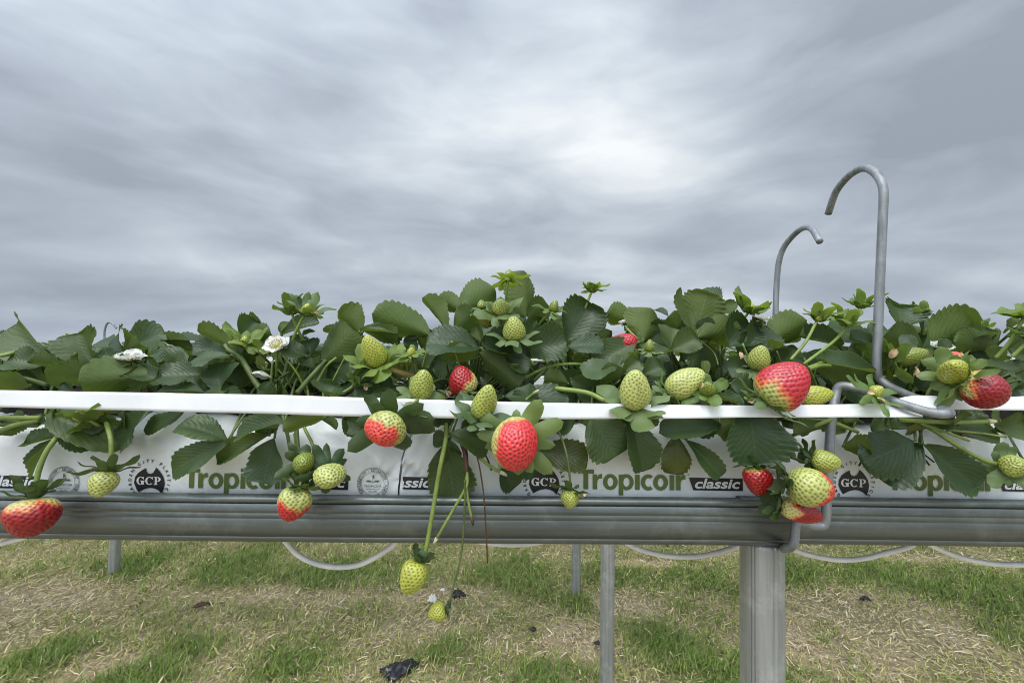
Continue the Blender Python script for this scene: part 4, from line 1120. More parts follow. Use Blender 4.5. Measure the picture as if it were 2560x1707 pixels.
def calyx_geo(A, ax, n, Ls, ws, ang, curl, r0, seed, jit=.25, only=None):
    """sepals around point A; ax points into the fruit; ang 0 hugs the fruit, 90 stands out, 150 folds back along the stem"""
    A, ax = Vector(A), Vector(ax).normalized()
    u = Vector((1, 0, 0)) - ax * ax.x
    if u.length < .35: u = Vector((0, 0, 1)) - ax * ax.z
    u.normalize(); v_ = ax.cross(u); rg = random.Random(seed)
    Vs, Fs, U = [], [], []
    for k in range(n):
        th = 2 * math.pi * k / n + rg.uniform(-.22, .22) + seed
        rad = u * math.cos(th) + v_ * math.sin(th); side = ax.cross(rad)
        inner = k % 2
        l = Ls * (1 + rg.uniform(-jit, jit)) * (1 if not inner else .82); w_ = ws * (1 + rg.uniform(-.15, .15)) * (1 if not inner else .72)
        a0 = R(ang + rg.uniform(-22, 22)); p = A + rad * r0
        rows = 10; cc = R(curl + rg.uniform(-18, 18))
        tw = rg.uniform(-.35, .35)
        for i in range(rows):
            f = i / (rows - 1)
            a_ = a0 + cc * f
            d = ax * math.cos(a_) + rad * math.sin(a_)
            nn = (d.cross(side)).normalized()
            if i: p = p + d * (l / (rows - 1))
            hw = w_ / 2 * ((.10 + .90 * f) ** .62 * max(1 - f, 0) ** .42 / .52) * 1.12
            sd = (side * math.cos(tw * f) + nn * math.sin(tw * f))
            for j in range(5):
                t_ = j / 2 - 1
                Vs.append(tuple(p + sd * (t_ * hw) - nn * (.30 * hw * (t_ * t_) - .05 * l * math.sin(f * 9 + k))))
                U.append((t_ * .5 + .5, f))
        o = len(Vs) - rows * 5
        Fs += (grid_faces(rows, 5)[:, ::-1] + o).tolist()
    return Vs, np.array(Fs), U

NB = [100]
def berry(label, c, A, T, W, Y, dY=0, W2=None, base='green', ripe=None, red=(.36, .008, .015), seeds=170, sep=None, stem=None, name='strawberry', cat='strawberry', group='strawberries of the front row',
          shape=(.70, .72), lump=.05, dimple=1.0, young=False, stem_mat=None, stem_r=.0014, dry=None, res=(76, 124), corr=True, cap=None):
    """A: where the sepals sit, T: the tip (crop px); dY metres added to the tip's depth"""
    NB[0] += 1
    a = P(c, A[0], A[1], Y); t = P(c, T[0], T[1], Y + dY)
    W2 = W if W2 is None else W2
    wm, w2m = mm(W, Y), mm(W2, Y)
    ax = (t - a).normalized()
    if corr:
        tx = a.x / Y
        if abs(ax.y) > .7: pass
        else:
            k = math.sqrt(1 + (tx * (1 - abs(ax.x))) ** 2 * .8); wm /= k; w2m /= k
    root = empty(name, a, label, cat, group)
    V, Fc, cl = berry_geo(a, t, wm, w2m, base, ripe, red, seeds, NB[0], shape, lump, dimple, res)
    mk('fruit', V, Fc, M_BERRY, root, col=cl)
    if sep:
        n, Ls, ws, ang, curl = sep[:5]
        if abs(ax.y) > .6: Ls += .42 * W
        elif ang < 98: Ls += .40 * W
        else: Ls *= 1.25
        ws *= 1.25
        V, Fc, U = calyx_geo(a, ax, n, mm(Ls, Y), mm(ws, Y), ang, curl, wm * .07, NB[0])
        mk('calyx', V, Fc, cap or (M_YSEPAL if young else M_SEPAL), root, uv=U)
    if stem:
        pts = [a - ax * .0005] + [P(*s_) if len(s_) == 4 else P(c, s_[0], s_[1], s_[2]) for s_ in stem]
        g = tube_geo(smooth_path(pts, 7), stem_r * .95, stem_r * 1.1, sides=8)
        mk('stem', g[0], g[1], stem_mat or M_STEM, root)
    if dry:
        for (x, y, s_, yy) in dry:
            p0 = P(c, x, y, yy); sz = mm(s_, yy)
            V, Fc, U = leaf_geo(p0, p0 + Vector((random.uniform(-.6, .6), -.3, random.uniform(-.6, .9))).normalized() * sz, sz * .7, (random.uniform(-1, 1), -1, .3), 40, .5, teeth=3, seed=NB[0], rows=8, cols=5)
            mk('dry_petal', V, Fc, M_DRY, root, uv=U)
    return root
b_ = berry
SIDE0 = (0, 0, 0)
# hanging in front of the bag and gutter
b_('broad ripe red berry with pale shoulders hanging over the gutter at the far left', 5, (285, 822), (245, 1150), 520, .345, -.004, 450, 'white', (.20, .30, (0, .06, -.02)), seeds=230, cap=M_SHADED_SEPAL, sep=(10, 175, 72, 126, 8),
   stem=[(305, 690, .347), (330, 580, .349), (390, 430, .353), (490, 290, .362), (540, 180, .385)], shape=(.70, .50), stem_r=.0019)
b_('pale whitish berry on a straight stem hanging left of the left emblem', 5, (905, 595), (815, 818), 275, .348, -.008, 255, 'pale', seeds=120, cap=M_SHADED_SEPAL, sep=(10, 130, 62, 88, 25),
   stem=[(930, 490, .350), (932, 350, .352), (905, 230, .360), (885, 170, .376)], shape=(.72, .60), stem_r=.0017)
b_('greenish fruit peeping out just below the tape at left, above the pale berry', 5, (755, 165), (745, 35), 225, .362, .006, 200, 'yellow', seeds=110, sep=(8, 150, 70, 80, 10), stem=[(830, 210, .368), (880, 190, .38)], shape=(.62, .6))
b_('small dark green berry facing forward at the top of the trio left of the seal', 6, (535, 520), (532, 535), 165, .352, -.016, 165, 'dark', seeds=110, cap=M_SHADED_SEPAL, sep=(9, 120, 58, 96, 10),
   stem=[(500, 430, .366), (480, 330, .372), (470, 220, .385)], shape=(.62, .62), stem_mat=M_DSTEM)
b_('plump cream-green berry at the right of the trio over the black tag', 6, (735, 600), (775, 690), 262, .353, -.018, 190, 'pale', seeds=130, cap=M_SHADED_SEPAL, sep=(10, 130, 58, 82, 20),
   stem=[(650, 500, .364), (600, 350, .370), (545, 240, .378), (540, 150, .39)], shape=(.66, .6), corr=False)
b_('half-ripe berry with a red tip hanging lowest of the trio over the gutter', 6, (500, 725), (395, 1020), 290, .345, -.006, 270, 'pale', (.56, .24, (0, .05, -.05)), (.56, .018, .022), 170, cap=M_SHADED_SEPAL, sep=(11, 150, 62, 98, 25),
   stem=[(520, 640, .350), (510, 560, .358), (480, 420, .368), (460, 280, .38)], shape=(.72, .62))
b_('coral berry with pale rim hanging across the tape left of the seam', 6, (1255, 200), (1170, 320), 350, .340, -.022, 300, 'pale', (.60, .26, (-.22, 0, -.20)), (.80, .075, .055), 190, cap=M_SHADED_SEPAL, sep=(11, 190, 105, 100, -10),
   stem=[(1340, 120, .352), (1420, 60, .35), (1490, 0, .352), (2, 1500, 1140, .36)], shape=(.62, .55), lump=.045, corr=False)
b_('large coral-red berry facing forward just below the tape in the middle', 7, (300, 345), (268, 400), 385, .334, -.030, 425, 'white', (.47, .28, (.42, 0, -.05)), (.80, .050, .055), 260, sep=(11, 180, 95, 96, -10),
   stem=[(200, 190, .353), (100, 100, .356), (60, 0, .37)], shape=(.60, .55), lump=.03, corr=False)
b_('yellow-green dimpled berry dangling below the gutter on a long stem', 0, (1050, 1404), (1012, 1484), 66 * S, .345, -.008, 60 * S, 'yellow', seeds=120, cap=M_SHADED_SEPAL, sep=(9, 30 * S, 17 * S, 112, 35),
   stem=[(0, 1063, 1380, .349), (0, 1078, 1300, .353), (0, 1098, 1180, .356), (0, 1114, 1100, .362), (0, 1115, 1060, .38)], shape=(.66, .55), lump=.07, stem_r=.0019)
b_('tiny green berry hanging lowest of all in front of the grass', 0, (1113, 1522), (1070, 1538), 43 * S, .352, -.003, 42 * S, 'yellow', seeds=90, cap=M_SHADED_SEPAL, sep=(8, 20 * S, 10 * S, 105, 20),
   stem=[(0, 1122, 1512, .353), (0, 1140, 1440, .354), (0, 1155, 1370, .355), (0, 1162, 1260, .357), (0, 1162, 1200, .358)], shape=(.66, .6), stem_mat=M_DSTEM, stem_r=.0009)
b_('small green berry on a thread stem hanging over the gutter right of the middle emblem', 7, (757, 755), (752, 912), 150, .350, -.006, 145, 'green', seeds=110, cap=M_SHADED_SEPAL, sep=(10, 95, 42, 88, 20),
   stem=[(757, 680, .351), (735, 500, .354), (700, 360, .362), (650, 240, .374), (640, 180, .385)], shape=(.68, .62), stem_mat=M_DSTEM, stem_r=.001, dry=[(835, 815, 55, .349)])
# standing above the tape
b_('tall yellowish cone-shaped berry standing upright left of the middle', 2, (1160, 850), (1055, 600), 195, .395, -.016, 180, 'yellow', seeds=190, sep=(11, 215, 105, 78, -10), young=True,
   stem=[(1240, 870, .393), (1330, 905, .395), (1440, 940, .41), (1520, 980, .44)], shape=(.60, .62), stem_mat=simple('stem_reddish', (.36, .27, .09), .5), stem_r=.0026)
b_('shaded dark green berry half hidden behind the cone-shaped one', 2, (1330, 770), (1350, 960), 210, .430, 0, 190, 'dark', seeds=150, sep=(8, 90, 45, 100, 10), shape=(.66, .6))
b_('little starry green bud with a yellow heart right of the cone-shaped berry', 2, (1437, 765), (1435, 700), 75, .400, -.004, 75, 'yellow', seeds=50, sep=(11, 130, 48, 60, 50), young=True, name='strawberry_bud', cat='bud', group='green buds of the front row',
   stem=[(1465, 820, .402), (1475, 890, .41), (1480, 960, .43)], res=(26, 40))
b_('plump green berry standing on the tape left of the middle', 2, (1515, 1120), (1545, 890), 208, .365, -.013, 200, 'green', seeds=170, sep=(10, 175, 95, 80, 0),
   stem=[(1480, 1180, .350), (1420, 1230, .347), (1370, 1270, .348)], shape=(.62, .58))
b_('red berry with a pale right flank deep behind the tape in the middle', 2, (1880, 1085), (1845, 850), 235, .395, -.004, 230, 'white', (.30, .3, (-.55, .2, 0)), (.40, .010, .014), 150, sep=(9, 110, 50, 90, 10), stem=[(1930, 1100, .41), (1980, 1100, .44)], shape=(.60, .58))
b_('bent bean-shaped green berry leaning over the tape in the middle', 2, (2020, 1275), (2095, 1015), 215, .350, -.014, 200, 'green', seeds=170, sep=(12, 200, 105, 84, -5),
   stem=[(2060, 1310, .352), (2150, 1270, .356), (2230, 1220, .362), (2260, 1180, .385)], shape=(.66, .58), lump=.09, dry=[(1750, 1100, 70, .368)])
b_('dark dome-shaped green berry in the centre of the top cluster', 3, (172, 400), (172, 300), 155, .408, -.010, 150, 'dark', seeds=150, sep=(10, 150, 85, 72, 5), stem=[(180, 480, .42), (220, 640, .43), (280, 800, .44)], shape=(.55, .6))
b_('green berry at the lower left of the top cluster, partly behind sepals', 3, (60, 420), (50, 540), 160, .418, 0, 150, 'dark', seeds=130, sep=(9, 130, 70, 100, 0), stem=[(120, 520, .425), (200, 650, .43)], shape=(.62, .6))
b_('smallest green berry at the upper left of the top cluster', 3, (20, 380), (10, 300), 85, .425, 0, 80, 'dark', seeds=80, sep=(7, 60, 40, 90, 0), shape=(.6, .6), stem=[(80, 450, .43)])
b_('round green berry hanging lowest in the top cluster', 3, (287, 625), (278, 440), 200, .400, -.010, 195, 'green', seeds=170, sep=(9, 150, 80, 92, 5), stem=[(270, 680, .408), (240, 760, .418), (220, 800, .425)], shape=(.58, .58))
b_('small upright bud-berry topping the whole row, above the cluster', 3, (240, 130), (248, 45), 80, .43, .002, 78, 'dark', seeds=70, sep=(10, 130, 50, 65, 45), young=True, name='strawberry_bud', cat='bud', group='green buds of the front row', stem=[(228, 190, .43), (222, 240, .432), (215, 330, .438)], shape=(.6, .62), res=(30, 44))
b_('bright green empty bud cup rising alone against the sky right of the middle', 3, (935, 235), (945, 170), 55, .44, 0, 55, 'yellow', seeds=30, sep=(11, 125, 58, 42, 45), young=True, name='strawberry_bud', cat='bud', group='green buds of the front row', stem=[(920, 275, .441), (890, 350, .443), (850, 450, .45)], res=(24, 34))
b_('bud-berry leaning right below the tall upright leaf, right of the cluster', 3, (605, 400), (640, 300), 85, .43, -.004, 85, 'dark', seeds=70, sep=(10, 120, 48, 60, 45), young=True, name='strawberry_bud', cat='bud', group='green buds of the front row', stem=[(570, 430, .432), (520, 475, .437), (460, 560, .445)], shape=(.6, .62), res=(30, 44))
b_('red berry mostly hidden behind a leaf under the skyline', 3, (1310, 660), (1085, 665), 175, .44, -.002, 175, 'white', (-.1, .3, SIDE0), (.50, .016, .03), 150, sep=(8, 80, 40, 100, 10), stem=[(1330, 640, .44), (1250, 560, .45), (1220, 520, .455)], shape=(.7, .55))
b_('small conical green bud-berry just right of the half-hidden red berry', 3, (1420, 735), (1428, 630), 88, .415, -.002, 84, 'dark', seeds=80, sep=(9, 110, 48, 85, 10), stem=[(1400, 770, .42), (1380, 850, .43)], shape=(.6, .62), res=(34, 48))
b_('large pale green berry standing upright on the tape right of the middle', 3, (1300, 1195), (1300, 893), 262, .358, -.016, 250, 'pale', seeds=210, sep=(11, 190, 112, 84, -5),
   stem=[(1240, 1185, .362), (1060, 1150, .366), (900, 1080, .375), (650, 1045, .385), (540, 1030, .41)], shape=(.66, .55), stem_r=.0022, dry=[(1360, 1190, 50, .346)])
b_('big yellow-green berry lying tilted behind a small starry bud', 3, (1570, 1085), (1880, 900), 232, .375, -.008, 225, 'pale', seeds=200, sep=(9, 110, 60, 85, 10), stem=[(1560, 1060, .39), (1440, 1060, .40), (1300, 1040, .41)], shape=(.74, .55), corr=False)
b_('small starry green bud with brown-tipped sepal in front of the lying berry', 3, (1905, 1075), (1912, 1000), 125, .360, -.010, 125, 'dark', seeds=70, sep=(9, 145, 68, 72, 5), young=True, name='strawberry_bud', cat='bud', group='green buds of the front row', stem=[(1900, 1120, .361), (1895, 1165, .364)], shape=(.5, .6), res=(34, 48), dry=[(1860, 990, 45, .35)])
b_('upright green berry above the big half-red berry at right', 4, (105, 880), (152, 683), 190, .395, -.010, 180, 'green', seeds=160, sep=(10, 130, 58, 92, 0), stem=[(60, 900, .40), (0, 880, .42)], shape=(.66, .6), dry=[(-30, 800, 60, .395)])
b_('big half-ripe berry, yellow below, red above, sitting on the tape at right', 4, (175, 1160), (500, 850), 385, .348, -.010, 360, 'pale', (.30, .34, (.08, .05, .10)), (.52, .020, .034), 260, sep=(10, 130, 60, 92, 5), stem=[(120, 1180, .352), (60, 1160, .362), (0, 1120, .385)], shape=(.70, .55), dry=[(70, 1130, 70, .345)], corr=False)
b_('yellow-green berry lying on its side right of the big half-ripe one', 4, (440, 1130), (755, 1085), 170, .362, -.004, 165, 'yellow', seeds=150, sep=(9, 120, 52, 100, 10), stem=[(420, 1160, .37), (380, 1170, .39)], shape=(.70, .6), corr=False)
b_('long dark green berry lying level right of the tall hook', 4, (1255, 805), (1545, 735), 158, .385, -.008, 150, 'dark', seeds=170, sep=(10, 190, 95, 95, 0), stem=[(1220, 830, .39), (1150, 850, .40), (930, 850, .40)], shape=(.68, .6), corr=False, dry=[(1225, 790, 90, .378), (1430, 860, 80, .372)])
b_('starry green berry dome with many sepals before the ripest red berry', 4, (1765, 930), (1760, 840), 215, .350, -.020, 190, 'yellow', seeds=130, sep=(13, 150, 80, 74, -5), young=False, stem=[(1740, 1000, .365), (1700, 1060, .385)], shape=(.5, .6))
b_('pale berry with a pink crown peeping over the starry dome at right', 4, (1760, 900), (1755, 733), 270, .375, -.002, 255, 'white', (.85, .2, SIDE0), (.80, .10, .07), 110, sep=(8, 100, 50, 90, 0), stem=[(1790, 930, .39)], shape=(.60, .55))
b_('ripest deep red berry resting on the tape at the far right', 4, (1835, 985), (2215, 1120), 330, .340, -.010, 290, 'white', (.16, .24, (0, .05, -.02)), (.31, .004, .009), 240, sep=(9, 110, 50, 92, 10), stem=[(1800, 960, .35), (1760, 980, .37)], shape=(.88, .60), lump=.05, corr=False)
b_('small green bud-berry with long sepals caught on the wire loop', 4, (1080, 1085), (1165, 1030), 120, .345, -.006, 115, 'yellow', seeds=90, sep=(9, 180, 62, 75, 10), young=True, name='strawberry_bud', cat='bud', group='green buds of the front row', stem=[(1040, 1130, .347), (975, 1168, .35)], shape=(.56, .6), res=(34, 48), dry=[(1070, 1070, 80, .338), (1120, 1120, 80, .336)])
# right hanging cluster
b_('small red berry with a green top at the left of the cluster beside the clip', 8, (115, 560), (112, 800), 240, .356, -.004, 225, 'dark', (.28, .22, (0, .25, 0)), (.36, .007, .010), 130, cap=M_SHADED_SEPAL, sep=(9, 90, 45, 95, 10), stem=[(110, 480, .365), (100, 400, .375)], shape=(.66, .60), corr=False)
b_('green berry pointing right at the top of the hanging cluster beside the clip', 8, (555, 500), (815, 525), 182, .345, -.006, 175, 'green', seeds=150, cap=M_SHADED_SEPAL, sep=(10, 150, 62, 98, 10), stem=[(500, 520, .35), (430, 490, .355), (340, 455, .362), (250, 400, .38)], shape=(.70, .58), stem_mat=M_DSTEM, corr=False)
b_('largest berry of the hanging cluster, yellow-green with a red end', 8, (370, 690), (755, 770), 320, .332, -.008, 300, 'pale', (.70, .26, (0, 0, -.06)), (.66, .040, .030), 200, cap=M_SHADED_SEPAL, sep=(10, 150, 70, 105, 15), stem=[(330, 620, .342), (270, 510, .355), (230, 420, .37)], shape=(.78, .55), stem_mat=M_DSTEM, corr=False)
b_('red berry with pale shoulder lying lowest in the hanging cluster on the clip', 8, (300, 880), (660, 985), 200, .345, -.004, 190, 'white', (.26, .2, (0, 0, -.05)), (.33, .006, .009), 170, cap=M_SHADED_SEPAL, sep=(10, 140, 75, 110, 20), stem=[(270, 800, .352), (290, 650, .36), (260, 500, .37)], shape=(.72, .58), corr=False, stem_mat=M_DSTEM)
b_('green berry hanging at the right edge over the last lettering', 8, (2225, 560), (2340, 540), 190, .358, -.012, 180, 'green', seeds=130, sep=(9, 150, 72, 90, 0), stem=[(2170, 545, .36), (2000, 500, .361), (1800, 390, .362), (1620, 270, .366), (1480, 190, .38)], shape=(.62, .6), stem_r=.0019)
# more buds
def bud(label, c, A, T, Y, sz=120, stem=None, ang=55, curl=45, fr=60, young=True, dY=-.002, mat=None, dry=None):
    ang, curl = ang - 16, curl - 5
    return b_(label, c, A, T, fr, Y, dY, None, 'yellow', seeds=40, sep=(11, sz * 1.3, sz * .50, ang, curl), young=young, name='strawberry_bud', cat='bud', group='green buds of the front row', stem=stem, res=(24, 34), dry=dry, shape=(.6, .6))
bud('left bud of the tall pair rising above the white flower', 2, (440, 420), (425, 340), .42, 120, [(455, 480, .421), (500, 580, .423), (550, 680, .43)], 50, 30, 75, False)
bud('right bud of the tall pair rising above the white flower', 2, (540, 430), (575, 330), .41, 150, [(510, 480, .412), (460, 590, .416), (430, 680, .42)], 52, 40, 85, False, dry=[(590, 380, 80, .405)])
bud('green bud with pale petal remains above the thick hairy stem', 1, (2040, 545), (2065, 470), .43, 140, [(1990, 600, .43), (1950, 640, .43)], 70, 25, 75, True, dry=[(2015, 530, 60, .42)])
bud('drooping bud with dried petals low behind the tape left of the plump berry', 2, (960, 1000), (1000, 950), .385, 120, [(930, 1040, .387), (860, 1085, .38)], 50, 20, 70, False, dry=[(1065, 1000, 60, .38)])
bud('fruit-bearing bud among pale sepals left of the far hook', 3, (2250, 410), (2280, 325), .44, 150, [(2200, 480, .445), (2160, 560, .45)], 60, 20, 110, True, dry=[(2330, 450, 50, .43)])
bud('bright bud on the left of the three slender stems by the tall hook', 4, (620, 480), (650, 410), .41, 110, [(600, 500, .41), (520, 650, .405), (390, 805, .40)], 42, 45, 60)
bud('middle bud on slender stem, nearest the tall hook and lower', 4, (860, 520), (885, 420), .405, 140, [(850, 545, .405), (740, 660, .40), (500, 840, .39)], 45, 45, 80, True)
bud('bud touching the tall hook, highest of the three slender stems', 4, (980, 370), (1010, 290), .44, 120, [(950, 400, .44), (900, 470, .445), (870, 540, .45)], 45, 45, 60)
bud('upright bud between two leaves right of the tall hook', 4, (1490, 450), (1470, 380), .46, 80, [(1500, 500, .46), (1510, 600, .46)], 40, 20, 55)
bud('bud behind the wide leaf, second from the right edge', 4, (1990, 560), (2000, 500), .45, 80, [(1990, 620, .45), (1980, 700, .455)], 45, 25, 55)
bud('bud cut by the right edge on two long pale stems', 4, (2345, 450), (2370, 370), .39, 150, [(2320, 500, .39), (2240, 640, .393), (2110, 790, .40)], 60, 40, 80)
bud('lower bud at the right edge on a long pale stem', 4, (2400, 640), (2440, 560), .385, 120, [(2350, 680, .386), (2250, 775, .39)], 60, 40, 70)
bud('tiny orange-yellow bud behind the folded leaf at far left', 1, (620, 520), (615, 470), .62, 60, [(620, 560, .62), (625, 620, .61)], 60, 10, 75)

def flower(label, c, ctr, Rpx, n, Y, cup=25, stem=None, petals=5, seed=1, openf=1.0):
    o = P(c, ctr[0], ctr[1], Y); n = Vector((n[0], -n[1], n[2])).normalized(); rr = mm(Rpx, Y)
    root = empty('strawberry_flower', o, label, 'flower', 'white strawberry flowers')
    u = n.orthogonal().normalized(); v_ = n.cross(u); rg = random.Random(seed); Vs, Fs = [], []
    for k in range(petals):
        th = 2 * math.pi * k / petals + seed + rg.uniform(-.12, .12)
        rad = u * math.cos(th) + v_ * math.sin(th); sd = n.cross(rad)
        cu = R(cup + rg.uniform(-14, 14))
        nr, nc = 9, 9
        for i in range(nr):
            f = i / (nr - 1)
            hw = rr * .56 * (math.sin(math.pi * (.08 + .80 * f)) ** .6) * (1 if f < .99 else .62)
            d = rr * (.10 + .9 * f); hgt = rr * (math.sin(cu) * f - .10 * f * f * 1.2) + (k % 2) * rr * .015
            for j in range(nc):
                t_ = j / (nc - 1) * 2 - 1
                Vs.append(tuple(o + rad * (d * math.cos(cu) - rr * .16 * f * t_ * t_) + sd * (t_ * hw) + n * (hgt + rr * .06 * t_ * t_ + rr * .02 * math.sin(5 * t_ + 6 * f + k))))
        Fs += (grid_faces(nr, nc) + k * nr * nc).tolist()
    mk('petals', Vs, np.array(Fs), M_PETAL, root)
    V, Fc, cl = berry_geo(o - n * rr * .02, o + n * rr * .28, rr * .5, rr * .5, 'yellow', None, (1, 0, 0), 50, seed, (.5, .6), .02, 1.0, (22, 32))
    mk('flower_centre', V, Fc, M_BERRY, root, col=cl)
    g = []
    for k in range(20):
        th = 2 * math.pi * k / 20; rad = u * math.cos(th) + v_ * math.sin(th)
        a = o + rad * rr * .2 + n * rr * .02; b2 = o + rad * rr * (.38 + .06 * (k % 2)) + n * rr * (.2 + .05 * (k % 3))
        g.append(tube_geo([a, b2], rr * .012, rr * .012, 5)); g.append(tube_geo([b2, b2 + n * rr * .03 + rad * rr * .05], rr * .05, rr * .035, 6))
    V, Fc = merge(g); mk('stamens', V, Fc, M_STAMEN, root)
    V, Fc, U = calyx_geo(o - n * rr * .06, n, 10, rr * .62, rr * .34, 100, 5, rr * .06, seed)
    mk('calyx', V, Fc, M_SEPAL, root, uv=U)
    if stem:
        g = tube_geo(smooth_path([o - n * rr * .08] + [P(*s_) for s_ in stem], 6), .0013, sides=7); mk('stem', g[0], g[1], M_STEM, root)
flower('white flower lying open sideways on the leaves at left', 1, (1095, 675), 125, (.1, .35, 1), .385, 36, [(1, 1090, 720, .39), (1, 1080, 800, .41)], seed=1)
flower('upright white flower facing forward below the tall bud pair', 2, (315, 690), 118, (.05, .9, .8), .40, 24, [(2, 310, 760, .405), (2, 305, 960, .42)], seed=2)
flower('white flower nodding low behind stems, upper of two', 2, (225, 850), 90, (-.1, .3, 1), .425, 40, [(2, 230, 900, .43)], seed=3)
flower('white flower nodding low behind stems, lower of two', 2, (200, 900), 100, (-.2, .2, -.7), .412, 35, [(2, 220, 840, .42), (2, 150, 700, .43)], seed=4)
flower('small white flower at the skyline left of the tall hooks', 4, (150, 470), 85, (.2, .2, 1), .42, 20, [(4, 150, 520, .43), (4, 140, 600, .44)], seed=5)
flower('white petals half hidden behind the long dark green berry', 4, (1650, 715), 95, (-.1, .6, .8), .42, 30, [(4, 1640, 780, .43)], seed=6)
flower('single white petal flower glimpsed behind leaves above the half-hidden red berry', 3, (1215, 500), 60, (-.3, .3, 1), .46, 40, [(3, 1220, 560, .46)], seed=7)

# ------------------------------------------------------------------ rows behind
def back_row(Y, which, n_pl, x0, x1):
    dY = Y - .371
    prof = [(y, z) for (y, z) in GUT[::2]]
    gutter('gutter', x0, x1, prof, 'long grey gutter of the %s' % which, dY, 0, 12)
    root = empty('grow_bag', (0, .5 + dY, .985), 'white grow bags running along the %s' % which, 'grow bag', 'white printed grow bags in the gutter')
    xs = np.linspace(x0, x1, 60)
    mk('film', [(x, y + dY, z + wob(x, y, z, 20, Y) * .003) for x in xs for (y, z) in BAG], grid_faces(60, len(BAG)), M_FILM, root)
    mk('coir', [(x, y + dY, z) for x in xs for (y, z) in ((.39, 1.062), (.41, 1.083), (.5, 1.087), (.59, 1.083), (.61, 1.06))], grid_faces(60, 5), M_COIR, root)
    ribbon('support_tape', [(1280 + (x0 / (Y - .02)) * F, 885 + 40 / Y * .37, 885 + 57 / Y * .37, Y - .02, Y - .02), (1280 + (x1 / (Y - .02)) * F, 885 + 40 / Y * .37, 885 + 57 / Y * .37, Y - .02, Y - .02)], 'white tape strung along the %s' % which)
PROTO = []
def proto_plant(seed):
    rg = random.Random(seed); Vs, Fs, U = [], [], []; n0 = 0; stalks = []
    for k in range(28):
        th = rg.uniform(0, 6.28); r1 = rg.uniform(.02, .10); z1 = rg.uniform(.005, .08)
        B = Vector((math.cos(th) * r1, math.sin(th) * r1, z1)); l = rg.uniform(.04, .06)
        T = B + Vector((math.cos(th + rg.uniform(-.8, .8)), math.sin(th + rg.uniform(-.8, .8)), rg.uniform(-.3, .5))).normalized() * l
        V, Fc, uv = leaf_geo(B, T, l * .85, (rg.uniform(-.3, .3), rg.uniform(-.3, .3), 1), 20, .2, teeth=8, seed=seed * 31 + k, rows=17, cols=5)
        Vs.append(V); Fs.append(Fc + n0); U.append(uv); n0 += len(V)
        stalks.append(tube_geo([(B.x * .15, B.y * .15, 0), tuple(B * .6), tuple(B)], .0016, sides=5))
    return np.concatenate(Vs), np.concatenate(Fs), np.concatenate(U), merge(stalks)
for s_ in (1, 2, 3):
    V, Fc, uv, stg = proto_plant(s_)
    me = mk('tmp', V, Fc, M_LEAF, uv=uv); st2 = mk('tmp_s', stg[0], stg[1], M_DSTEM)
    PROTO.append((me.data, st2.data)); bpy.data.objects.remove(me); bpy.data.objects.remove(st2)
def fruit_proto():
    V, Fc, cl = berry_geo((0, 0, 0), (0, -.004, -.026), .022, .022, 'yellow', None, (1, 0, 0), 60, 5, res=(20, 28))
    o = mk('tmp', V, Fc, M_BERRY, col=cl); m_ = o.data; bpy.data.objects.remove(o); return m_
FP = fruit_proto()
ROWL = {2: 'second row', 3: 'third row', 4: 'fourth row'}
for ri, Y in ((2, 1.24), (3, 1.98), (4, 2.9)):
    back_row(Y, ROWL[ri], 14, -2.6 * Y ** .5, 2.6 * Y ** .5)
    half = Y * 1.28 + .2; n = int(2 * half / .2)
    for k in range(n):
        i = random.randrange(3)
        o = empty('strawberry_plant', (-half + k * .2 + random.uniform(-.03, .03), Y + .12 + random.uniform(-.03, .03), 1.072), 'small distant strawberry plant in the %s behind' % ROWL[ri], 'plant', 'strawberry plants of the %s' % ROWL[ri])
        rz = random.uniform(0, 6.28); sc = random.uniform(.85, 1.08)
        for nm, d in (('foliage', PROTO[i][0]), ('stalks', PROTO[i][1])):
            ch = bpy.data.objects.new(nm, d); COL.objects.link(ch); ch.parent = o; ch.rotation_euler.z = rz; ch.scale = (sc, sc, sc)
        for _ in range(2):
            ch = bpy.data.objects.new('fruit', FP); COL.objects.link(ch); ch.parent = o; ch.location = (random.uniform(-.07, .07), random.uniform(-.1, -.04), random.uniform(.01, .07))

for x in (-1.5, -1.32, -1.14, -.97, -.82, .82, .97, 1.14, 1.32, 1.5):
    i = random.randrange(3)
    o = empty('strawberry_plant', (x, .49 + random.uniform(-.03, .03), 1.078), 'strawberry plant further along the front row, past the edge of the view', 'plant', 'strawberry plants in the front row past the view')
    for nm, d in (('foliage', PROTO[i][0]), ('stalks', PROTO[i][1])):
        ch = bpy.data.objects.new(nm, d); COL.objects.link(ch); ch.parent = o; ch.rotation_euler.z = x * 7

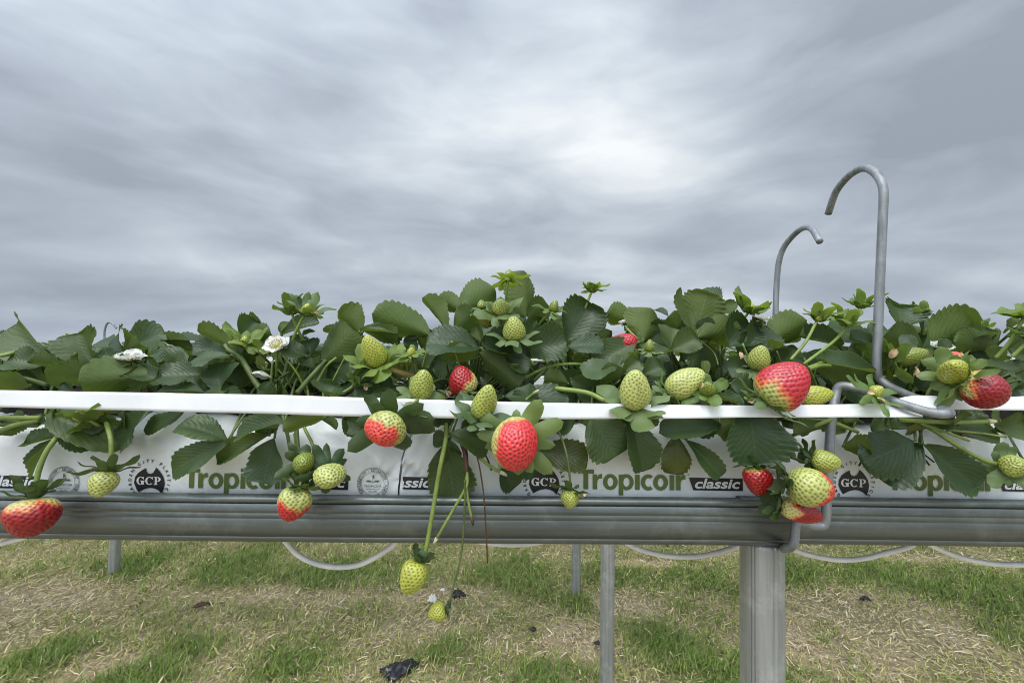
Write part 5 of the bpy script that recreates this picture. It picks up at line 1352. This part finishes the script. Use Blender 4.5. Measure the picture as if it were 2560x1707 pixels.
# ------------------------------------------------------------------ litter on the lawn
def scrap(px, py, sx, sy, h, label, mat, name, cat, seed, ang=0.0):
    gx, gy = gpt(px, py); rg = random.Random(seed); nr, nc = 14, 14; V = []
    for i in range(nr):
        for j in range(nc):
            u = i / (nr - 1) * 2 - 1; v_ = j / (nc - 1) * 2 - 1
            k = 1 / max(1, math.hypot(u, v_) / max(abs(u), abs(v_), 1e-6)) 
            th = math.atan2(v_, u); rr = (1 + .22 * math.sin(3 * th + seed) + .15 * math.sin(7 * th + 2 * seed) + .08 * math.sin(13 * th))
            x = u * k * sx * rr; y = v_ * k * sy * rr
            z = .012 + h * (1 - max(abs(u), abs(v_)) ** 2) * (.55 + .45 * math.sin(u * 5 + seed) * math.cos(v_ * 4)) + (.35 * abs(math.sin(u * 7 + v_ * 5 + seed)) + .25 * abs(math.sin(v_ * 9 - u * 4 + seed * 2)) - .3) * h
            V.append((gx + x * math.cos(ang) - y * math.sin(ang), gy + x * math.sin(ang) + y * math.cos(ang), max(z, .004)))
    o = mk(name, V, grid_faces(nr, nc), mat, origin=(gx, gy, 0), smooth=True)
    md = o.modifiers.new('thick', 'SOLIDIFY'); md.thickness = .0015
    tag(o, label, cat, 'litter on the lawn')
scrap(998, 1682, .060, .034, .022, 'largest crumpled black plastic scrap on the grass near the bottom edge', M_PLASTIC, 'plastic_scrap', 'plastic scrap', 1.3, .5)
scrap(1145, 1494, .028, .02, .03, 'black plastic scrap behind the tiny low hanging berry', M_PLASTIC, 'plastic_scrap', 'plastic scrap', 2.1)
scrap(1082, 1508, .018, .016, .03, 'white crumpled paper scrap on the grass just left of the lowest berry', M_PALE, 'paper_scrap', 'paper scrap', 3.7)
scrap(1107, 1482, .010, .006, .012, 'tiny white flake on the lawn beside the black scrap', M_PALE, 'paper_scrap', 'paper scrap', 5.1)
scrap(2163, 1505, .022, .010, .018, 'small black plastic piece on the bare patch at right', M_PLASTIC, 'plastic_scrap', 'plastic scrap', 4.4)
scrap(1332, 1582, .014, .008, .014, 'black speck of plastic on the lawn left of the thin posts', M_PLASTIC, 'plastic_scrap', 'plastic scrap', 6.2)
scrap(1495, 1617, .014, .007, .012, 'black scrap lying against the foot of the middle post', M_PLASTIC, 'plastic_scrap', 'plastic scrap', 7.7)
scrap(505, 1520, .034, .010, .016, 'dark brown curled leaf litter on the bare patch at left', M_BROWN, 'dead_leaf', 'dead leaf', 8.3, .35)
scrap(2138, 1675, .006, .005, .008, 'tiny white pebble on the lawn near the bottom right', M_PALE, 'pebble', 'pebble', 9.1)
